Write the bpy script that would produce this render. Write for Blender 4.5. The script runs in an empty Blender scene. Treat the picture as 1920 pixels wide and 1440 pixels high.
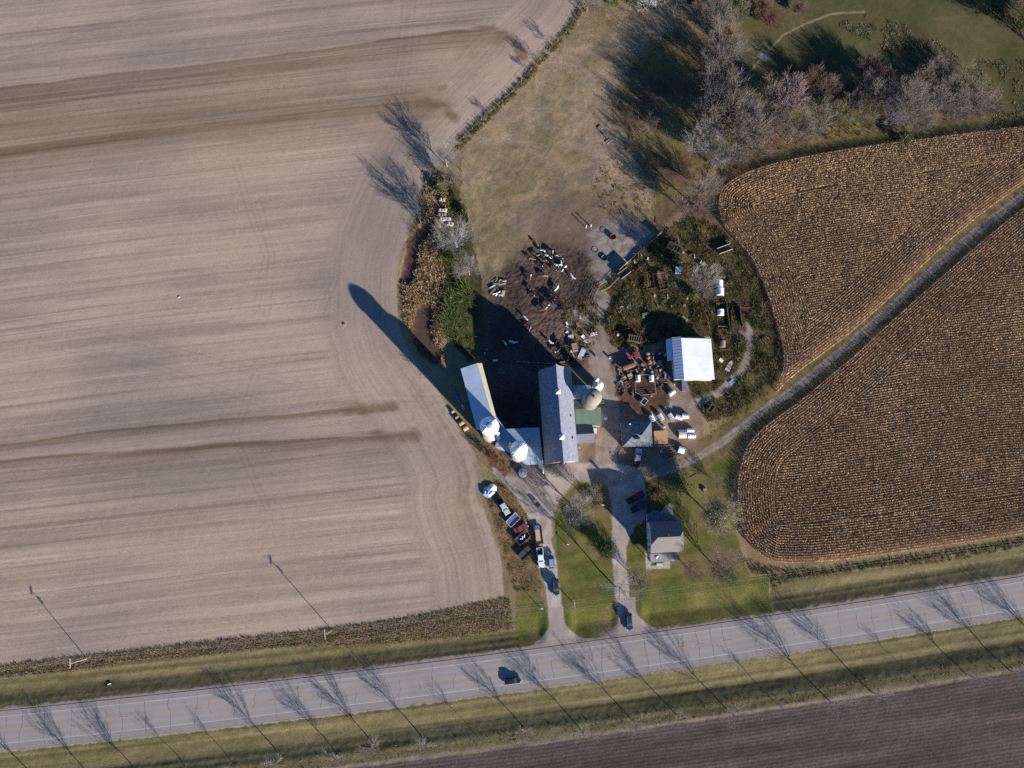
import bpy, bmesh, math, random
import numpy as np
from mathutils import Vector
S = bpy.context.scene
COL = S.collection
# ------------------------------------------------------------------ camera, sky, sun
CAM_H, FPX, TAU = 240.0, 1478.0, math.radians(10.35)
cam_d = bpy.data.cameras.new('camera'); cam = bpy.data.objects.new('camera', cam_d); COL.objects.link(cam)
cam.location = (0, 0, CAM_H); cam.rotation_euler = (TAU, 0, 0)
cam_d.sensor_width = 36; cam_d.lens = 36*FPX/1920; cam_d.clip_start = 1; cam_d.clip_end = 6000
S.camera = cam
SUN_EL, SUN_AZ = math.radians(18.5), math.radians(-46.5)       # azimuth counter-clockwise from +X, towards the sun
w = bpy.data.worlds.new('World'); S.world = w; w.use_nodes = True
nt = w.node_tree; bg = nt.nodes['Background']; sky = nt.nodes.new('ShaderNodeTexSky')
sky.sky_type = 'NISHITA'; sky.sun_disc = False; sky.sun_elevation = SUN_EL
sky.sun_rotation = math.radians(90) - SUN_AZ; sky.air_density = 1.0; sky.dust_density = 0.3; sky.ozone_density = 4.0
tint = nt.nodes.new('ShaderNodeVectorMath'); tint.operation = 'MULTIPLY'; tint.inputs[1].default_value = (.52, .90, 1.32)   # cold clear northern sky
nt.links.new(sky.outputs[0], tint.inputs[0]); nt.links.new(tint.outputs[0], bg.inputs[0]); bg.inputs[1].default_value = 0.06
sd_ = bpy.data.lights.new('sun', 'SUN'); sd_.energy = 5.0; sd_.angle = math.radians(0.5); sd_.color = (1.0, 0.93, 0.87)
sun = bpy.data.objects.new('sun', sd_); COL.objects.link(sun)
sv = Vector((math.cos(SUN_AZ)*math.cos(SUN_EL), math.sin(SUN_AZ)*math.cos(SUN_EL), math.sin(SUN_EL)))
sun.rotation_euler = sv.to_track_quat('Z', 'Y').to_euler()
S.view_settings.view_transform = 'Standard'; S.view_settings.look = 'None'
S.view_settings.exposure = 1.1; S.view_settings.gamma = 1
S.cycles.max_bounces = 4; S.cycles.diffuse_bounces = 2; S.cycles.glossy_bounces = 2
S.render.engine = 'CYCLES'
try: S.cycles.use_denoising = False
except Exception: pass
# ------------------------------------------------------------------ helpers
def G(px, py, h=0.0):
    """the point of the plane z = h seen at a pixel of the survey photograph"""
    x = (px-960)/FPX; y = (720-py)/FPX
    Y = y*math.cos(TAU)+math.sin(TAU); Z = y*math.sin(TAU)-math.cos(TAU); t = (CAM_H-h)/-Z
    return (x*t, Y*t)
def GP(pts, h=0.0): return np.array([G(a, b, h) for a, b in pts], dtype=np.float64)
def lin(r, g, b, k=1.3):
    f = lambda c: ((c/255+0.055)/1.055)**2.4 if c > 10 else c/255/12.92
    return (f(r)/k, f(g)/k, f(b)/k)
rng = np.random.default_rng(7)
_T = rng.random((8, 256, 256)).astype(np.float32)
def vnoise(x, y, k=0):
    xi = np.floor(x).astype(np.int64); yi = np.floor(y).astype(np.int64)
    fx = (x-xi).astype(np.float32); fy = (y-yi).astype(np.float32)
    fx = fx*fx*(3-2*fx); fy = fy*fy*(3-2*fy)
    T = _T[k % 8]; a = xi & 255; b = (xi+1) & 255; c = yi & 255; d = (yi+1) & 255
    return (T[a, c]*(1-fx)+T[b, c]*fx)*(1-fy)+(T[a, d]*(1-fx)+T[b, d]*fx)*fy
def fbm(x, y, k=0, o=3):
    s = 0; a = 1; t = 0
    for i in range(o):
        s = s+a*vnoise(x*2**i+17*i, y*2**i+31*i, k+i); t += a; a *= .5
    return s/t
def sst(a, b, x):
    t = np.clip((x-a)/(b-a), 0, 1); return t*t*(3-2*t)
def seg_dist(X, Y, pts, closed):
    n = len(pts); best = np.full(X.shape, 1e9, np.float32)
    for i in range(n if closed else n-1):
        ax, ay = pts[i]; bx, by = pts[(i+1) % n]; dx, dy = bx-ax, by-ay
        t = np.clip(((X-ax)*dx+(Y-ay)*dy)/(dx*dx+dy*dy+1e-9), 0, 1)
        best = np.minimum(best, (X-ax-t*dx)**2+(Y-ay-t*dy)**2)
    return np.sqrt(best)
def inside(X, Y, pts):
    r = np.zeros(X.shape, bool); n = len(pts)
    for i in range(n):
        ax, ay = pts[i]; bx, by = pts[(i+1) % n]
        if ay == by: continue
        r ^= ((ay > Y) != (by > Y)) & (X < (bx-ax)*(Y-ay)/(by-ay)+ax)
    return r
def sdf(X, Y, pts):
    d = seg_dist(X, Y, pts, True); return np.where(inside(X, Y, pts), d, -d)
def smooth(pts, n=2):
    p = np.array(pts, float)
    for _ in range(n):
        q = np.roll(p, -1, 0); p = np.stack([p*.75+q*.25, p*.25+q*.75], 1).reshape(-1, 2)
    return p
# ------------------------------------------------------------------ materials
def mat(name, rgb=(.5, .5, .5), rough=.8, metal=0.0, ns=0, na=0.0, bs=0, bd=0.0, attr=False, oc=False, stripe=None, transl=0.0, patch=None):
    m = bpy.data.materials.new(name); m.use_nodes = True; t = m.node_tree; N = t.nodes; L = t.links
    b = N['Principled BSDF']; b.inputs['Roughness'].default_value = rough; b.inputs['Metallic'].default_value = metal
    if 'Specular IOR Level' in b.inputs and rough > .7: b.inputs['Specular IOR Level'].default_value = .15
    c = N.new('ShaderNodeRGB'); c.outputs[0].default_value = (*rgb, 1); out = c.outputs[0]
    tc = N.new('ShaderNodeTexCoord').outputs['Object']
    def mul(o, fac_out, lo, hi):
        mr = N.new('ShaderNodeMapRange'); L.new(fac_out, mr.inputs[0]); mr.inputs[3].default_value = lo; mr.inputs[4].default_value = hi
        vm = N.new('ShaderNodeVectorMath'); vm.operation = 'SCALE'; L.new(o, vm.inputs[0]); L.new(mr.outputs[0], vm.inputs['Scale']); return vm.outputs[0]
    if attr:
        a = N.new('ShaderNodeAttribute'); a.attribute_name = 'Col'; out = a.outputs['Color']
    if oc:
        oi = N.new('ShaderNodeObjectInfo'); mx = N.new('ShaderNodeVectorMath'); mx.operation = 'MULTIPLY'
        L.new(out, mx.inputs[0]); L.new(oi.outputs['Color'], mx.inputs[1]); out = mx.outputs[0]
    if patch:                       # large irregular patches of a second colour, different on every object
        oi = N.new('ShaderNodeObjectInfo'); ad = N.new('ShaderNodeVectorMath'); ad.operation = 'ADD'
        sc = N.new('ShaderNodeVectorMath'); sc.operation = 'SCALE'; sc.inputs['Scale'].default_value = 1
        cb = N.new('ShaderNodeCombineXYZ'); ml = N.new('ShaderNodeMath'); ml.operation = 'MULTIPLY'; ml.inputs[1].default_value = 90
        L.new(oi.outputs['Random'], ml.inputs[0]); L.new(ml.outputs[0], cb.inputs[0]); L.new(tc, ad.inputs[0]); L.new(cb.outputs[0], ad.inputs[1])
        nz = N.new('ShaderNodeTexNoise'); nz.inputs['Scale'].default_value = patch[1]; nz.inputs['Detail'].default_value = 1; L.new(ad.outputs[0], nz.inputs[0])
        rp = N.new('ShaderNodeMapRange'); rp.inputs[1].default_value = patch[2]; rp.inputs[2].default_value = patch[2]+.03; L.new(nz.outputs[0], rp.inputs[0])
        mx = N.new('ShaderNodeMix'); mx.data_type = 'RGBA'; L.new(rp.outputs[0], mx.inputs[0]); L.new(out, mx.inputs[6]); mx.inputs[7].default_value = (*patch[0], 1); out = mx.outputs[2]
    if na:
        nz = N.new('ShaderNodeTexNoise'); nz.inputs['Scale'].default_value = ns; nz.inputs['Detail'].default_value = 4; L.new(tc, nz.inputs[0])
        mr = N.new('ShaderNodeMapRange'); mr.inputs[1].default_value = .3; mr.inputs[2].default_value = .7; L.new(nz.outputs[0], mr.inputs[0])
        out = mul(out, mr.outputs[0], 1-na, 1+na)
    for stripe in ([stripe] if isinstance(stripe, tuple) else stripe or []):      # (angle, period, darkening, width)
        mp = N.new('ShaderNodeMapping'); mp.inputs['Rotation'].default_value = (0, 0, stripe[0]); L.new(tc, mp.inputs[0])
        sx = N.new('ShaderNodeSeparateXYZ'); L.new(mp.outputs[0], sx.inputs[0])
        dv = N.new('ShaderNodeMath'); dv.operation = 'DIVIDE'; dv.inputs[1].default_value = stripe[1]; L.new(sx.outputs[0], dv.inputs[0])
        fr = N.new('ShaderNodeMath'); fr.operation = 'FRACT'; L.new(dv.outputs[0], fr.inputs[0])
        lt = N.new('ShaderNodeMath'); lt.operation = 'LESS_THAN'; lt.inputs[1].default_value = stripe[3]; L.new(fr.outputs[0], lt.inputs[0])
        out = mul(out, lt.outputs[0], 1, 1-stripe[2])
    L.new(out, b.inputs['Base Color'])
    if bd:
        nz = N.new('ShaderNodeTexNoise'); nz.inputs['Scale'].default_value = bs; nz.inputs['Detail'].default_value = 3; L.new(tc, nz.inputs[0])
        bp = N.new('ShaderNodeBump'); bp.inputs['Strength'].default_value = 1; bp.inputs['Distance'].default_value = bd
        L.new(nz.outputs[0], bp.inputs['Height']); L.new(bp.outputs[0], b.inputs['Normal'])
    if transl:                      # thin dry leaves let some light through
        tb = N.new('ShaderNodeBsdfTranslucent'); L.new(out, tb.inputs[0]); ms = N.new('ShaderNodeMixShader'); ms.inputs[0].default_value = transl
        L.new(b.outputs[0], ms.inputs[1]); L.new(tb.outputs[0], ms.inputs[2]); L.new(ms.outputs[0], N['Material Output'].inputs['Surface'])
    return m
# ------------------------------------------------------------------ objects
def tag(o, label=None, cat=None, group=None, kind=None):
    if label: o['label'] = label
    if cat: o['category'] = cat
    if group: o['group'] = group
    if kind: o['kind'] = kind
    return o
def thing(name, label, cat, loc=(0, 0, 0), rz=0.0, group=None):
    o = bpy.data.objects.new(name, None); COL.objects.link(o); o.empty_display_size = .5
    o.location = loc; o.rotation_euler = (0, 0, rz); return tag(o, label, cat, group)
def mesh_np(name, V, F, colors=None, smooth_=False):
    """V (n,3), F (m,k) all faces of one size k"""
    me = bpy.data.meshes.new(name); V = np.ascontiguousarray(V, np.float32); F = np.ascontiguousarray(F, np.int32); m, k = F.shape
    me.vertices.add(len(V)); me.vertices.foreach_set('co', V.ravel())
    me.loops.add(m*k); me.loops.foreach_set('vertex_index', F.ravel())
    me.polygons.add(m); me.polygons.foreach_set('loop_start', np.arange(0, m*k, k, dtype=np.int32))
    if smooth_: me.polygons.foreach_set('use_smooth', np.ones(m, bool))
    if colors is not None:
        a = me.color_attributes.new('Col', 'FLOAT_COLOR', 'POINT')
        c = np.ones((len(V), 4), np.float32); c[:, :3] = colors; a.data.foreach_set('color', c.ravel())
    me.update(calc_edges=True); return me
def link(name, me, m=None, parent=None, loc=(0, 0, 0)):
    o = bpy.data.objects.new(name, me); COL.objects.link(o); o.location = loc
    if m is not None:
        if len(me.materials) == 0: me.materials.append(m)
    if parent is not None: o.parent = parent
    return o
class MB:
    """collects shapes, builds them as one mesh object"""
    def __init__(s): s.bm = bmesh.new()
    def poly(s, pts):
        vs = [s.bm.verts.new(p) for p in pts]
        return s.bm.faces.new(vs)
    def hull(s, bot, top):
        n = len(bot); b = [s.bm.verts.new(p) for p in bot]; t = [s.bm.verts.new(p) for p in top]
        s.bm.faces.new(b[::-1]); s.bm.faces.new(t)
        for i in range(n): s.bm.faces.new((b[i], b[(i+1) % n], t[(i+1) % n], t[i]))
        return s
    def box(s, c, d, rz=0.0, taper=1.0, tz=0.0):
        cx, cy, cz = c; hx, hy, hz = d[0]/2, d[1]/2, d[2]/2; ca, sa = math.cos(rz), math.sin(rz)
        def P(x, y, z): return (cx+x*ca-y*sa, cy+x*sa+y*ca, cz+z)
        q = [(-hx, -hy), (hx, -hy), (hx, hy), (-hx, hy)]
        return s.hull([P(x, y, -hz) for x, y in q], [P(x*taper+tz, y*taper, hz) for x, y in q])
    def bar(s, a, b, r, r2=None, n=6):
        a = Vector(a); b = Vector(b); d = (b-a).normalized(); u = d.orthogonal().normalized(); v = d.cross(u); r2 = r if r2 is None else r2
        f = lambda p, R: [p+(u*math.cos(2*math.pi*i/n)+v*math.sin(2*math.pi*i/n))*R for i in range(n)]
        return s.hull(f(a, r), f(b, r2))
    def lathe(s, c, prof, n=24):
        rings = []
        for r, z in prof:
            if r < 1e-4: rings.append([s.bm.verts.new((c[0], c[1], c[2]+z))])
            else: rings.append([s.bm.verts.new((c[0]+r*math.cos(2*math.pi*i/n), c[1]+r*math.sin(2*math.pi*i/n), c[2]+z)) for i in range(n)])
        for a, b in zip(rings, rings[1:]):
            for i in range(n):
                j = (i+1) % n
                if len(a) == 1 and len(b) == 1: continue
                if len(a) == 1: s.bm.faces.new((a[0], b[j], b[i]))
                elif len(b) == 1: s.bm.faces.new((a[i], a[j], b[0]))
                else: s.bm.faces.new((a[i], a[j], b[j], b[i]))
        return s
    def prism(s, pts, z0, z1): return s.hull([(x, y, z0) for x, y in pts], [(x, y, z1) for x, y in pts])
    def slab(s, top, th): return s.hull([(x, y, z-th) for x, y, z in top], top)
    def ring(s, c, R, r, n=20, m=6):
        vs = [[s.bm.verts.new((c[0]+(R+r*math.cos(2*math.pi*j/m))*math.cos(2*math.pi*i/n), c[1]+(R+r*math.cos(2*math.pi*j/m))*math.sin(2*math.pi*i/n), c[2]+r*math.sin(2*math.pi*j/m))) for j in range(m)] for i in range(n)]
        for i in range(n):
            for j in range(m): s.bm.faces.new((vs[i][j], vs[(i+1) % n][j], vs[(i+1) % n][(j+1) % m], vs[i][(j+1) % m]))
        return s
    def build(s, name, m, parent=None, world=False, bevel=0.0, sm=False, loc=(0, 0, 0)):
        if bevel: bmesh.ops.bevel(s.bm, geom=s.bm.edges[:], offset=bevel, segments=2, affect='EDGES', profile=.6, clamp_overlap=True)
        bmesh.ops.recalc_face_normals(s.bm, faces=s.bm.faces[:])
        me = bpy.data.meshes.new(name); s.bm.to_mesh(me); s.bm.free()
        if world and parent is not None:
            p = parent.location
            me.transform(__import__('mathutils').Matrix.Translation((-p.x, -p.y, -p.z)))
        if sm:
            for f in me.polygons: f.use_smooth = True
        me.materials.append(m); o = bpy.data.objects.new(name, me); COL.objects.link(o); o.location = loc
        if parent is not None: o.parent = parent
        return o
def head(a, b):
    p = G(*a); q = G(*b); return math.atan2(q[1]-p[1], q[0]-p[0])
def copy_tree(o, parent=None):
    c = o.copy(); COL.objects.link(c)
    if parent is not None: c.parent = parent
    for ch in KIDS.get(o.name, []): copy_tree(ch, c)
    return c
KIDS = {}
def remember(root):
    for o in list(COL.objects):
        if o.parent is not None:
            l = KIDS.setdefault(o.parent.name, [])
            if o not in l: l.append(o)
# ------------------------------------------------------------------ road line
_mid = GP([(x, (a+b)/2) for x, a, b in [(0, 1346, 1393), (640, 1273, 1322), (1280, 1190, 1239), (1920, 1088, 1142)]])
RC = np.polyfit(_mid[:, 0], _mid[:, 1], 2)
def yroad(x): return np.polyval(RC, x)
def road_s(X, Y):
    sl = 2*RC[0]*X+RC[1]; return (Y-yroad(X))/np.sqrt(1+sl*sl)
# ------------------------------------------------------------------ terrain sheet
DX = 0.3
gx = np.arange(-192, 192.01, DX); gy = np.arange(-88, 195.01, DX); NX, NY = len(gx), len(gy)
X, Y = np.meshgrid(gx, gy, indexing='xy'); X = X.astype(np.float32); Y = Y.astype(np.float32)
W1 = (fbm(X/1.1, Y/1.1, 0, 2)-.5)*1.5; W2 = (fbm(X/1.1+50, Y/1.1+9, 1, 2)-.5)*1.5
XW, YW = X+W1, Y+W2
XF, YF = X+W1*.35, Y+W2*.35
big = fbm(X/38, Y/38, 2, 3); med = fbm(X/9, Y/9, 3, 3); fin = fbm(X/1.6, Y/1.6, 4, 2); spk = rng.random(X.shape, dtype=np.float32)
def mixc(c, d, f): f = f[..., None]; return c*(1-f)+np.asarray(d, np.float32)*f
def var(rgb_lo, rgb_hi, t): t = np.clip(t, 0, 1)[..., None]; return np.asarray(lin(*rgb_lo), np.float32)*(1-t)+np.asarray(lin(*rgb_hi), np.float32)*t
def cn(t, k=1.8): return np.clip((t-.5)*k+.5, 0, 1)
RID = np.zeros(X.shape, np.int16); Z = np.zeros(X.shape, np.float32)
NAMES = ['ground', 'pasture', 'tilled_field', 'ploughed_field', 'corn_field', 'verge', 'lawn', 'driveway', 'farmyard', 'mud_lot', 'farm_track', 'meadow', 'reed_bed', 'woodland_floor', 'concrete_pad', 'gravel_shoulder']
R = {n: i for i, n in enumerate(NAMES)}
# --- outlines
O_field = GP([(-120, -60), (1095, -60), (1088, 15), (1060, 60), (1012, 108), (960, 170), (903, 223), (850, 275), (812, 318), (790, 375), (768, 430), (750, 480), (744, 540), (746, 600), (757, 640), (783, 680), (806, 708), (832, 748), (862, 800), (890, 850), (905, 900), (900, 930), (918, 985), (938, 1040), (945, 1116), (880, 1132), (780, 1153), (700, 1166), (600, 1178), (520, 1190), (420, 1197), (250, 1219), (160, 1227), (0, 1247), (-120, 1262)])
O_corn1 = smooth(GP([(1345, 372), (1353, 352), (1385, 330), (1440, 310), (1530, 291), (1620, 277), (1700, 266), (1800, 254), (2010, 226), (2010, 290), (1920, 345), (1850, 393), (1790, 443), (1735, 492), (1690, 538), (1640, 585), (1590, 628), (1540, 666), (1500, 695), (1470, 720), (1452, 742), (1455, 715), (1467, 690), (1466, 650), (1452, 603), (1436, 550), (1416, 500), (1387, 460), (1354, 424), (1345, 398)]), 1)
O_corn2 = smooth(GP([(2010, 318), (1920, 386), (1870, 426), (1820, 468), (1770, 512), (1720, 556), (1655, 614), (1605, 662), (1560, 698), (1500, 750), (1460, 778), (1420, 808), (1393, 843), (1381, 893), (1379, 940), (1386, 990), (1407, 1026), (1433, 1047), (1463, 1057), (1553, 1053), (1653, 1040), (1760, 1024), (1837, 1013), (1920, 1000), (2010, 988)]), 1)
O_pasture = GP([(1092, 10), (1200, -40), (1290, 60), (1230, 120), (1160, 190), (1180, 260), (1210, 330), (1230, 420), (1130, 530), (1100, 560), (1030, 700), (900, 700), (905, 560), (890, 470), (865, 380), (862, 290), (905, 230), (960, 175), (1012, 115), (1060, 65)])
O_mud = GP([(915, 560), (918, 535), (950, 510), (990, 470), (1040, 458), (1085, 470), (1110, 520), (1108, 560), (1075, 575), (1062, 600), (1062, 640), (1090, 680), (1048, 690), (1010, 690), (1010, 860), (945, 804), (903, 680), (915, 660)])
O_litpad = GP([(1105, 465), (1100, 440), (1130, 415), (1190, 410), (1232, 437), (1175, 492), (1130, 540), (1112, 520)])
O_weeds = GP([(1122, 545), (1165, 508), (1235, 440), (1290, 405), (1345, 425), (1385, 462), (1414, 503), (1434, 552), (1450, 605), (1463, 650), (1462, 690), (1440, 745), (1400, 775), (1330, 790), (1300, 750), (1290, 715), (1240, 640), (1200, 650), (1150, 650), (1135, 620)])
O_yard = GP([(1062, 690), (1090, 650), (1130, 600), (1145, 610), (1150, 650), (1200, 640), (1250, 720), (1300, 715), (1310, 760), (1320, 800), (1300, 850), (1240, 890), (1150, 885), (1085, 870), (1075, 830), (1128, 830), (1135, 720)])
O_lawn1 = GP([(1170, 1010), (1205, 905), (1290, 872), (1345, 835), (1400, 800), (1385, 850), (1375, 890), (1372, 940), (1380, 1000), (1395, 1050), (1405, 1080), (1440, 1078), (1448, 1152), (1330, 1172), (1240, 1185), (1205, 1178), (1180, 1130), (1176, 1070)])
O_lawn2 = GP([(1040, 985), (1055, 935), (1085, 905), (1125, 905), (1142, 940), (1148, 1000), (1152, 1090), (1158, 1160), (1120, 1192), (1085, 1205), (1060, 1190), (1052, 1130), (1045, 1060)])
O_lawn3 = GP([(968, 1090), (1010, 1100), (1025, 1150), (1030, 1190), (1005, 1215), (966, 1222)])
O_scrap = GP([(905, 905), (945, 900), (1000, 960), (1005, 1050), (1018, 1110), (966, 1110), (950, 1060), (925, 980)])
O_reed = GP([(800, 330), (840, 330), (840, 400), (820, 440), (835, 520), (835, 600), (830, 690), (800, 672), (775, 640), (757, 600), (753, 520), (770, 460), (790, 400)])
O_green = GP([(810, 330), (850, 330), (880, 420), (910, 560), (915, 660), (880, 680), (840, 640), (815, 570), (830, 480), (825, 400)])
O_meadow = GP([(1400, -60), (2020, -60), (2020, 225), (1800, 248), (1620, 272), (1440, 305), (1385, 325), (1400, 210), (1300, 130), (1330, 60)])
O_wood = GP([(1180, 270), (1150, 200), (1180, 120), (1250, 60), (1330, 60), (1400, 120), (1440, 170), (1600, 130), (1830, 130), (1870, 210), (1700, 248), (1500, 275), (1420, 300), (1370, 330), (1345, 370), (1345, 420), (1270, 405), (1225, 430), (1225, 340)])
O_house_pad = GP([(1236, 962), (1254, 943), (1262, 948), (1262, 975), (1240, 975)])
O_walk = GP([(1209, 1036), (1219, 1040), (1221, 1056), (1220, 1061), (1244, 1060), (1244, 1053), (1256, 1053), (1256, 1066), (1212, 1068)])
L_lane = GP([(2010, 300), (1920, 365), (1865, 407), (1805, 455), (1760, 495), (1715, 535), (1655, 590), (1603, 636), (1560, 672), (1520, 706), (1480, 737), (1440, 762), (1400, 795), (1360, 825), (1300, 862), (1240, 886), (1200, 897)])
L_drive1 = GP([(1047, 1230), (1043, 1160), (1037, 1110), (1030, 1060), (1020, 1010), (1022, 975), (1035, 930), (1065, 890), (1110, 880)])
L_drive1b = GP([(1020, 1000), (1000, 950), (975, 915), (940, 880)])
L_drive2 = GP([(1182, 1215), (1172, 1150), (1164, 1090), (1160, 1020), (1162, 960), (1168, 910), (1150, 880), (1130, 830)])
L_back = GP([(1240, 760), (1310, 755), (1350, 735), (1390, 695), (1408, 655), (1402, 610)])
L_yardroad = GP([(1135, 870), (1142, 800), (1138, 740), (1125, 690), (1118, 640), (1110, 600), (1125, 560)])
L_trail = GP([(1620, 22), (1560, 26), (1510, 45), (1470, 65), (1440, 95), (1410, 130), (1395, 150)])
s = road_s(X, Y)
# --- base colours
C = var((122, 106, 72), (150, 130, 98), cn(fbm(X/6, Y/6, 5, 3))).astype(np.float32)
# pasture
m = sdf(XW, YW, O_pasture); f = sst(-.3, .3, m); RID[m > 0] = R['pasture']
tp = fbm(X/14+3, Y/14, 6, 3)
pc = var((152, 132, 106), (134, 118, 88), cn(tp, 3)); pc = pc*(0.72+.40*cn(fin, 1.4)+.3*(spk-.5)*.8+.16*vnoise(X/.6, Y/.6, 2))[..., None]
pc = mixc(pc, lin(112, 104, 60), sst(.52, .74, fbm(X/10+9, Y/7, 7, 3))*.4)
pc = mixc(pc, lin(108, 90, 76), sst(30, 4, np.hypot(X-20, Y-92))*.8)                 # trampled bare soil near the lot
pc = mixc(pc, lin(168, 140, 100), sst(.62, .78, fbm(X/5, Y/3.5+4, 1, 3))*.5)
C = mixc(C, pc, f)
Z += f*((fin-.5)*.10+(fbm(X/7, Y/7, 2, 2)-.5)*.5)
# grassy track at the pasture's west edge
# meadow upper right
m = sdf(XW, YW, O_meadow); f = sst(-.5, .5, m); RID[m > 0] = R['meadow']
mc = var((76, 76, 42), (98, 90, 56), cn(fbm(X/12, Y/12, 1, 3), 2.5)); mc = mc*(.82+.36*fin)[..., None]; C = mixc(C, mc, f); Z += f*(fin-.5)*.05
# rough patches inside meadow
rp1 = sdf(XW, YW, GP([(1570, 50), (1620, 30), (1720, 48), (1755, 75), (1800, 110), (1790, 120), (1700, 120), (1640, 80)])); rp2 = sdf(XW, YW, GP([(1800, 125), (1840, 115), (2020, 110), (2020, 235), (1840, 245), (1870, 210), (1840, 160)]))
rp3 = sdf(XW, YW, GP([(1790, -30), (1840, 20), (1960, 100), (2020, 100), (2020, -30)]))
for q in (rp1, rp2, rp3):
    C = mixc(C, mc*np.asarray([.95, .86, .9]), sst(-.4, .4, q))
# woodland floor
m = sdf(XW, YW, O_wood); f = sst(-2.5, 2.5, m); RID[m > 0] = R['woodland_floor']
wc = var((98, 78, 58), (118, 104, 62), cn(med, 2.5))*(.7+.6*fin)[..., None]; C = mixc(C, wc, f); Z += f*(fin-.5)*.18
# reeds and green strip
m = sdf(XW, YW, O_reed); f = sst(-.3, .3, m); RID[m > 0] = R['reed_bed']
C = mixc(C, var((120, 92, 62), (150, 122, 84), cn(fin, 2)), f)
mg = sdf(XW, YW, O_green); f = sst(-.4, .6, mg); RID[mg > 0] = R['reed_bed']; C = mixc(C, var((44, 56, 26), (92, 84, 46), cn(fin, 2)), f)
cr = seg_dist(XW, YW, GP([(800, 430), (775, 455), (768, 500), (763, 520)]), False); C = mixc(C, lin(88, 66, 58), sst(2.6, 1.8, cr)); Z -= sst(3, 1.0, cr)*.5
cr = seg_dist(XW, YW, GP([(795, 585), (790, 620), (800, 650), (815, 665)]), False); C = mixc(C, lin(84, 66, 52), sst(3.8, 2.4, cr)); Z -= sst(4, 1.0, cr)*.4
# tilled field
mF = sdf(XF, YF, O_field); dF = np.maximum(mF, 0); f = sst(-.15, .15, mF); RID[mF > 0] = R['tilled_field']
a0 = G(0, 150); a1 = G(900, 56); th = math.atan2(a1[1]-a0[1], a1[0]-a0[0])
warp = (fbm(X/60, Y/60, 5, 1)-.5)*2
U = X*math.cos(th)+Y*math.sin(th); Vv = -X*math.sin(th)+Y*math.cos(th)+warp
dedge = seg_dist(X, Y, O_field[1:25], False)                                            # distance to the field's east edge
hd = sst(26, 19, dedge+(fbm(X/8, Y/8, 1, 2)-.5)*3)
def streak(u, v, lu, lv, k): return vnoise(u/lu, v/lv, k)
def streaks(u, v): return .24*streak(u, v, 14, .33, 5)+.26*streak(u, v, 30, .8, 1)+.26*streak(u, v, 60, 2.3, 2)+.24*streak(u, v, 110, 6, 3)
st = streaks(U, Vv)*(1-hd)+(.5+.55*(streaks(Y+X*.3, dedge+warp*.3+(fbm(X/9, Y/9, 2, 2)-.5)*1.6)-.5))*hd
base = var((157, 140, 123), (174, 154, 132), cn(fbm(X/40, Y/22, 4, 3), 2.5))
fc = base*(.80+.34*cn(st, 2.6)+.10*(fin-.5)+.10*(spk-.5))[..., None]
dots = (vnoise(X/.5, Y/.35, 6) > .9) & (st < .52)
def band(pts, up, down, lo, hi, seed):
    """a damp worked pass: sharp upper edge, fading over 'down' metres to the south"""
    p = GP(pts); x_, y_ = p[:, 0], p[:, 1]; k_ = int(np.argmax(x_))
    dy = np.interp(X, x_[:k_+1], y_[:k_+1])-Y+(fbm(X/14, Y/9, seed, 2)-.5)*1.3; d = seg_dist(X, Y, p, False)
    e = sst(-up, .1, dy)*np.where(dy > 0, np.exp(-np.maximum(dy, 0)/down), 1)*(X < x_.max()-1)*sst(x_.max()+1, x_.max()-9, X)
    hook = sst(2.8, .5, d+(fbm(X/2, Y/2, 3, 2)-.5)*1.5)*sst(x_.max()-20, x_.max()-12, X)
    return np.clip(np.maximum(e, hook*.8)*(lo*1.3+hi*cn(streak(U, Vv, 45, .9, seed), 1.6)*1.5), 0, 1)
bsum = np.zeros(X.shape, np.float32)
for pts, up, down, lo, hi, sd in [([(-100, 184), (0, 166), (300, 130), (600, 93), (860, 56), (925, 56), (962, 76), (981, 108)], .5, 3.4, .62, .45, 1), ([(-100, 196), (0, 178), (300, 146), (600, 108), (860, 72), (930, 74)], .5, 11, .24, .28, 2),
        ([(-100, 300), (0, 282), (250, 250), (560, 217), (700, 200), (800, 192), (835, 200), (850, 222)], 2.2, 3.2, .6, .45, 3), ([(-100, 270), (0, 250), (300, 214), (600, 180), (830, 160)], 4, 8, .16, .3, 4),
        ([(-100, 846), (0, 832), (300, 797), (735, 763)], .5, 1.2, .7, .4, 5), ([(-100, 882), (0, 864), (400, 834), (780, 817)], .8, 2.0, .6, .45, 6), ([(-100, 905), (0, 886), (300, 858), (600, 842)], .5, 3, .05, .35, 7), ([(0, 240), (500, 205), (850, 190)], 14, 14, .12, .16, 2)]:
    bsum = 1-(1-bsum)*(1-band(pts, up, down, lo, hi, sd))
fl = sst(.70, .92, streak(U, Vv, 170, .5, 2))*(1-hd)+sst(.74, .96, streak(Y, dedge+(fbm(X/9, Y/9, 2, 2)-.5)*1.6, 60, .5, 2))*hd*.6; fc = fc*(1-.26*fl)[..., None]
fl = sst(.74, .95, streak(U+40, Vv+11, 90, .42, 4))*(1-hd); fc = fc*(1+.14*fl)[..., None]
fc = mixc(fc, fc*np.asarray([.50, .435, .36]), np.clip(bsum, 0, .95))
fc = np.where(dots[..., None] & (bsum > .2)[..., None], fc*.75, fc)
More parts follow.
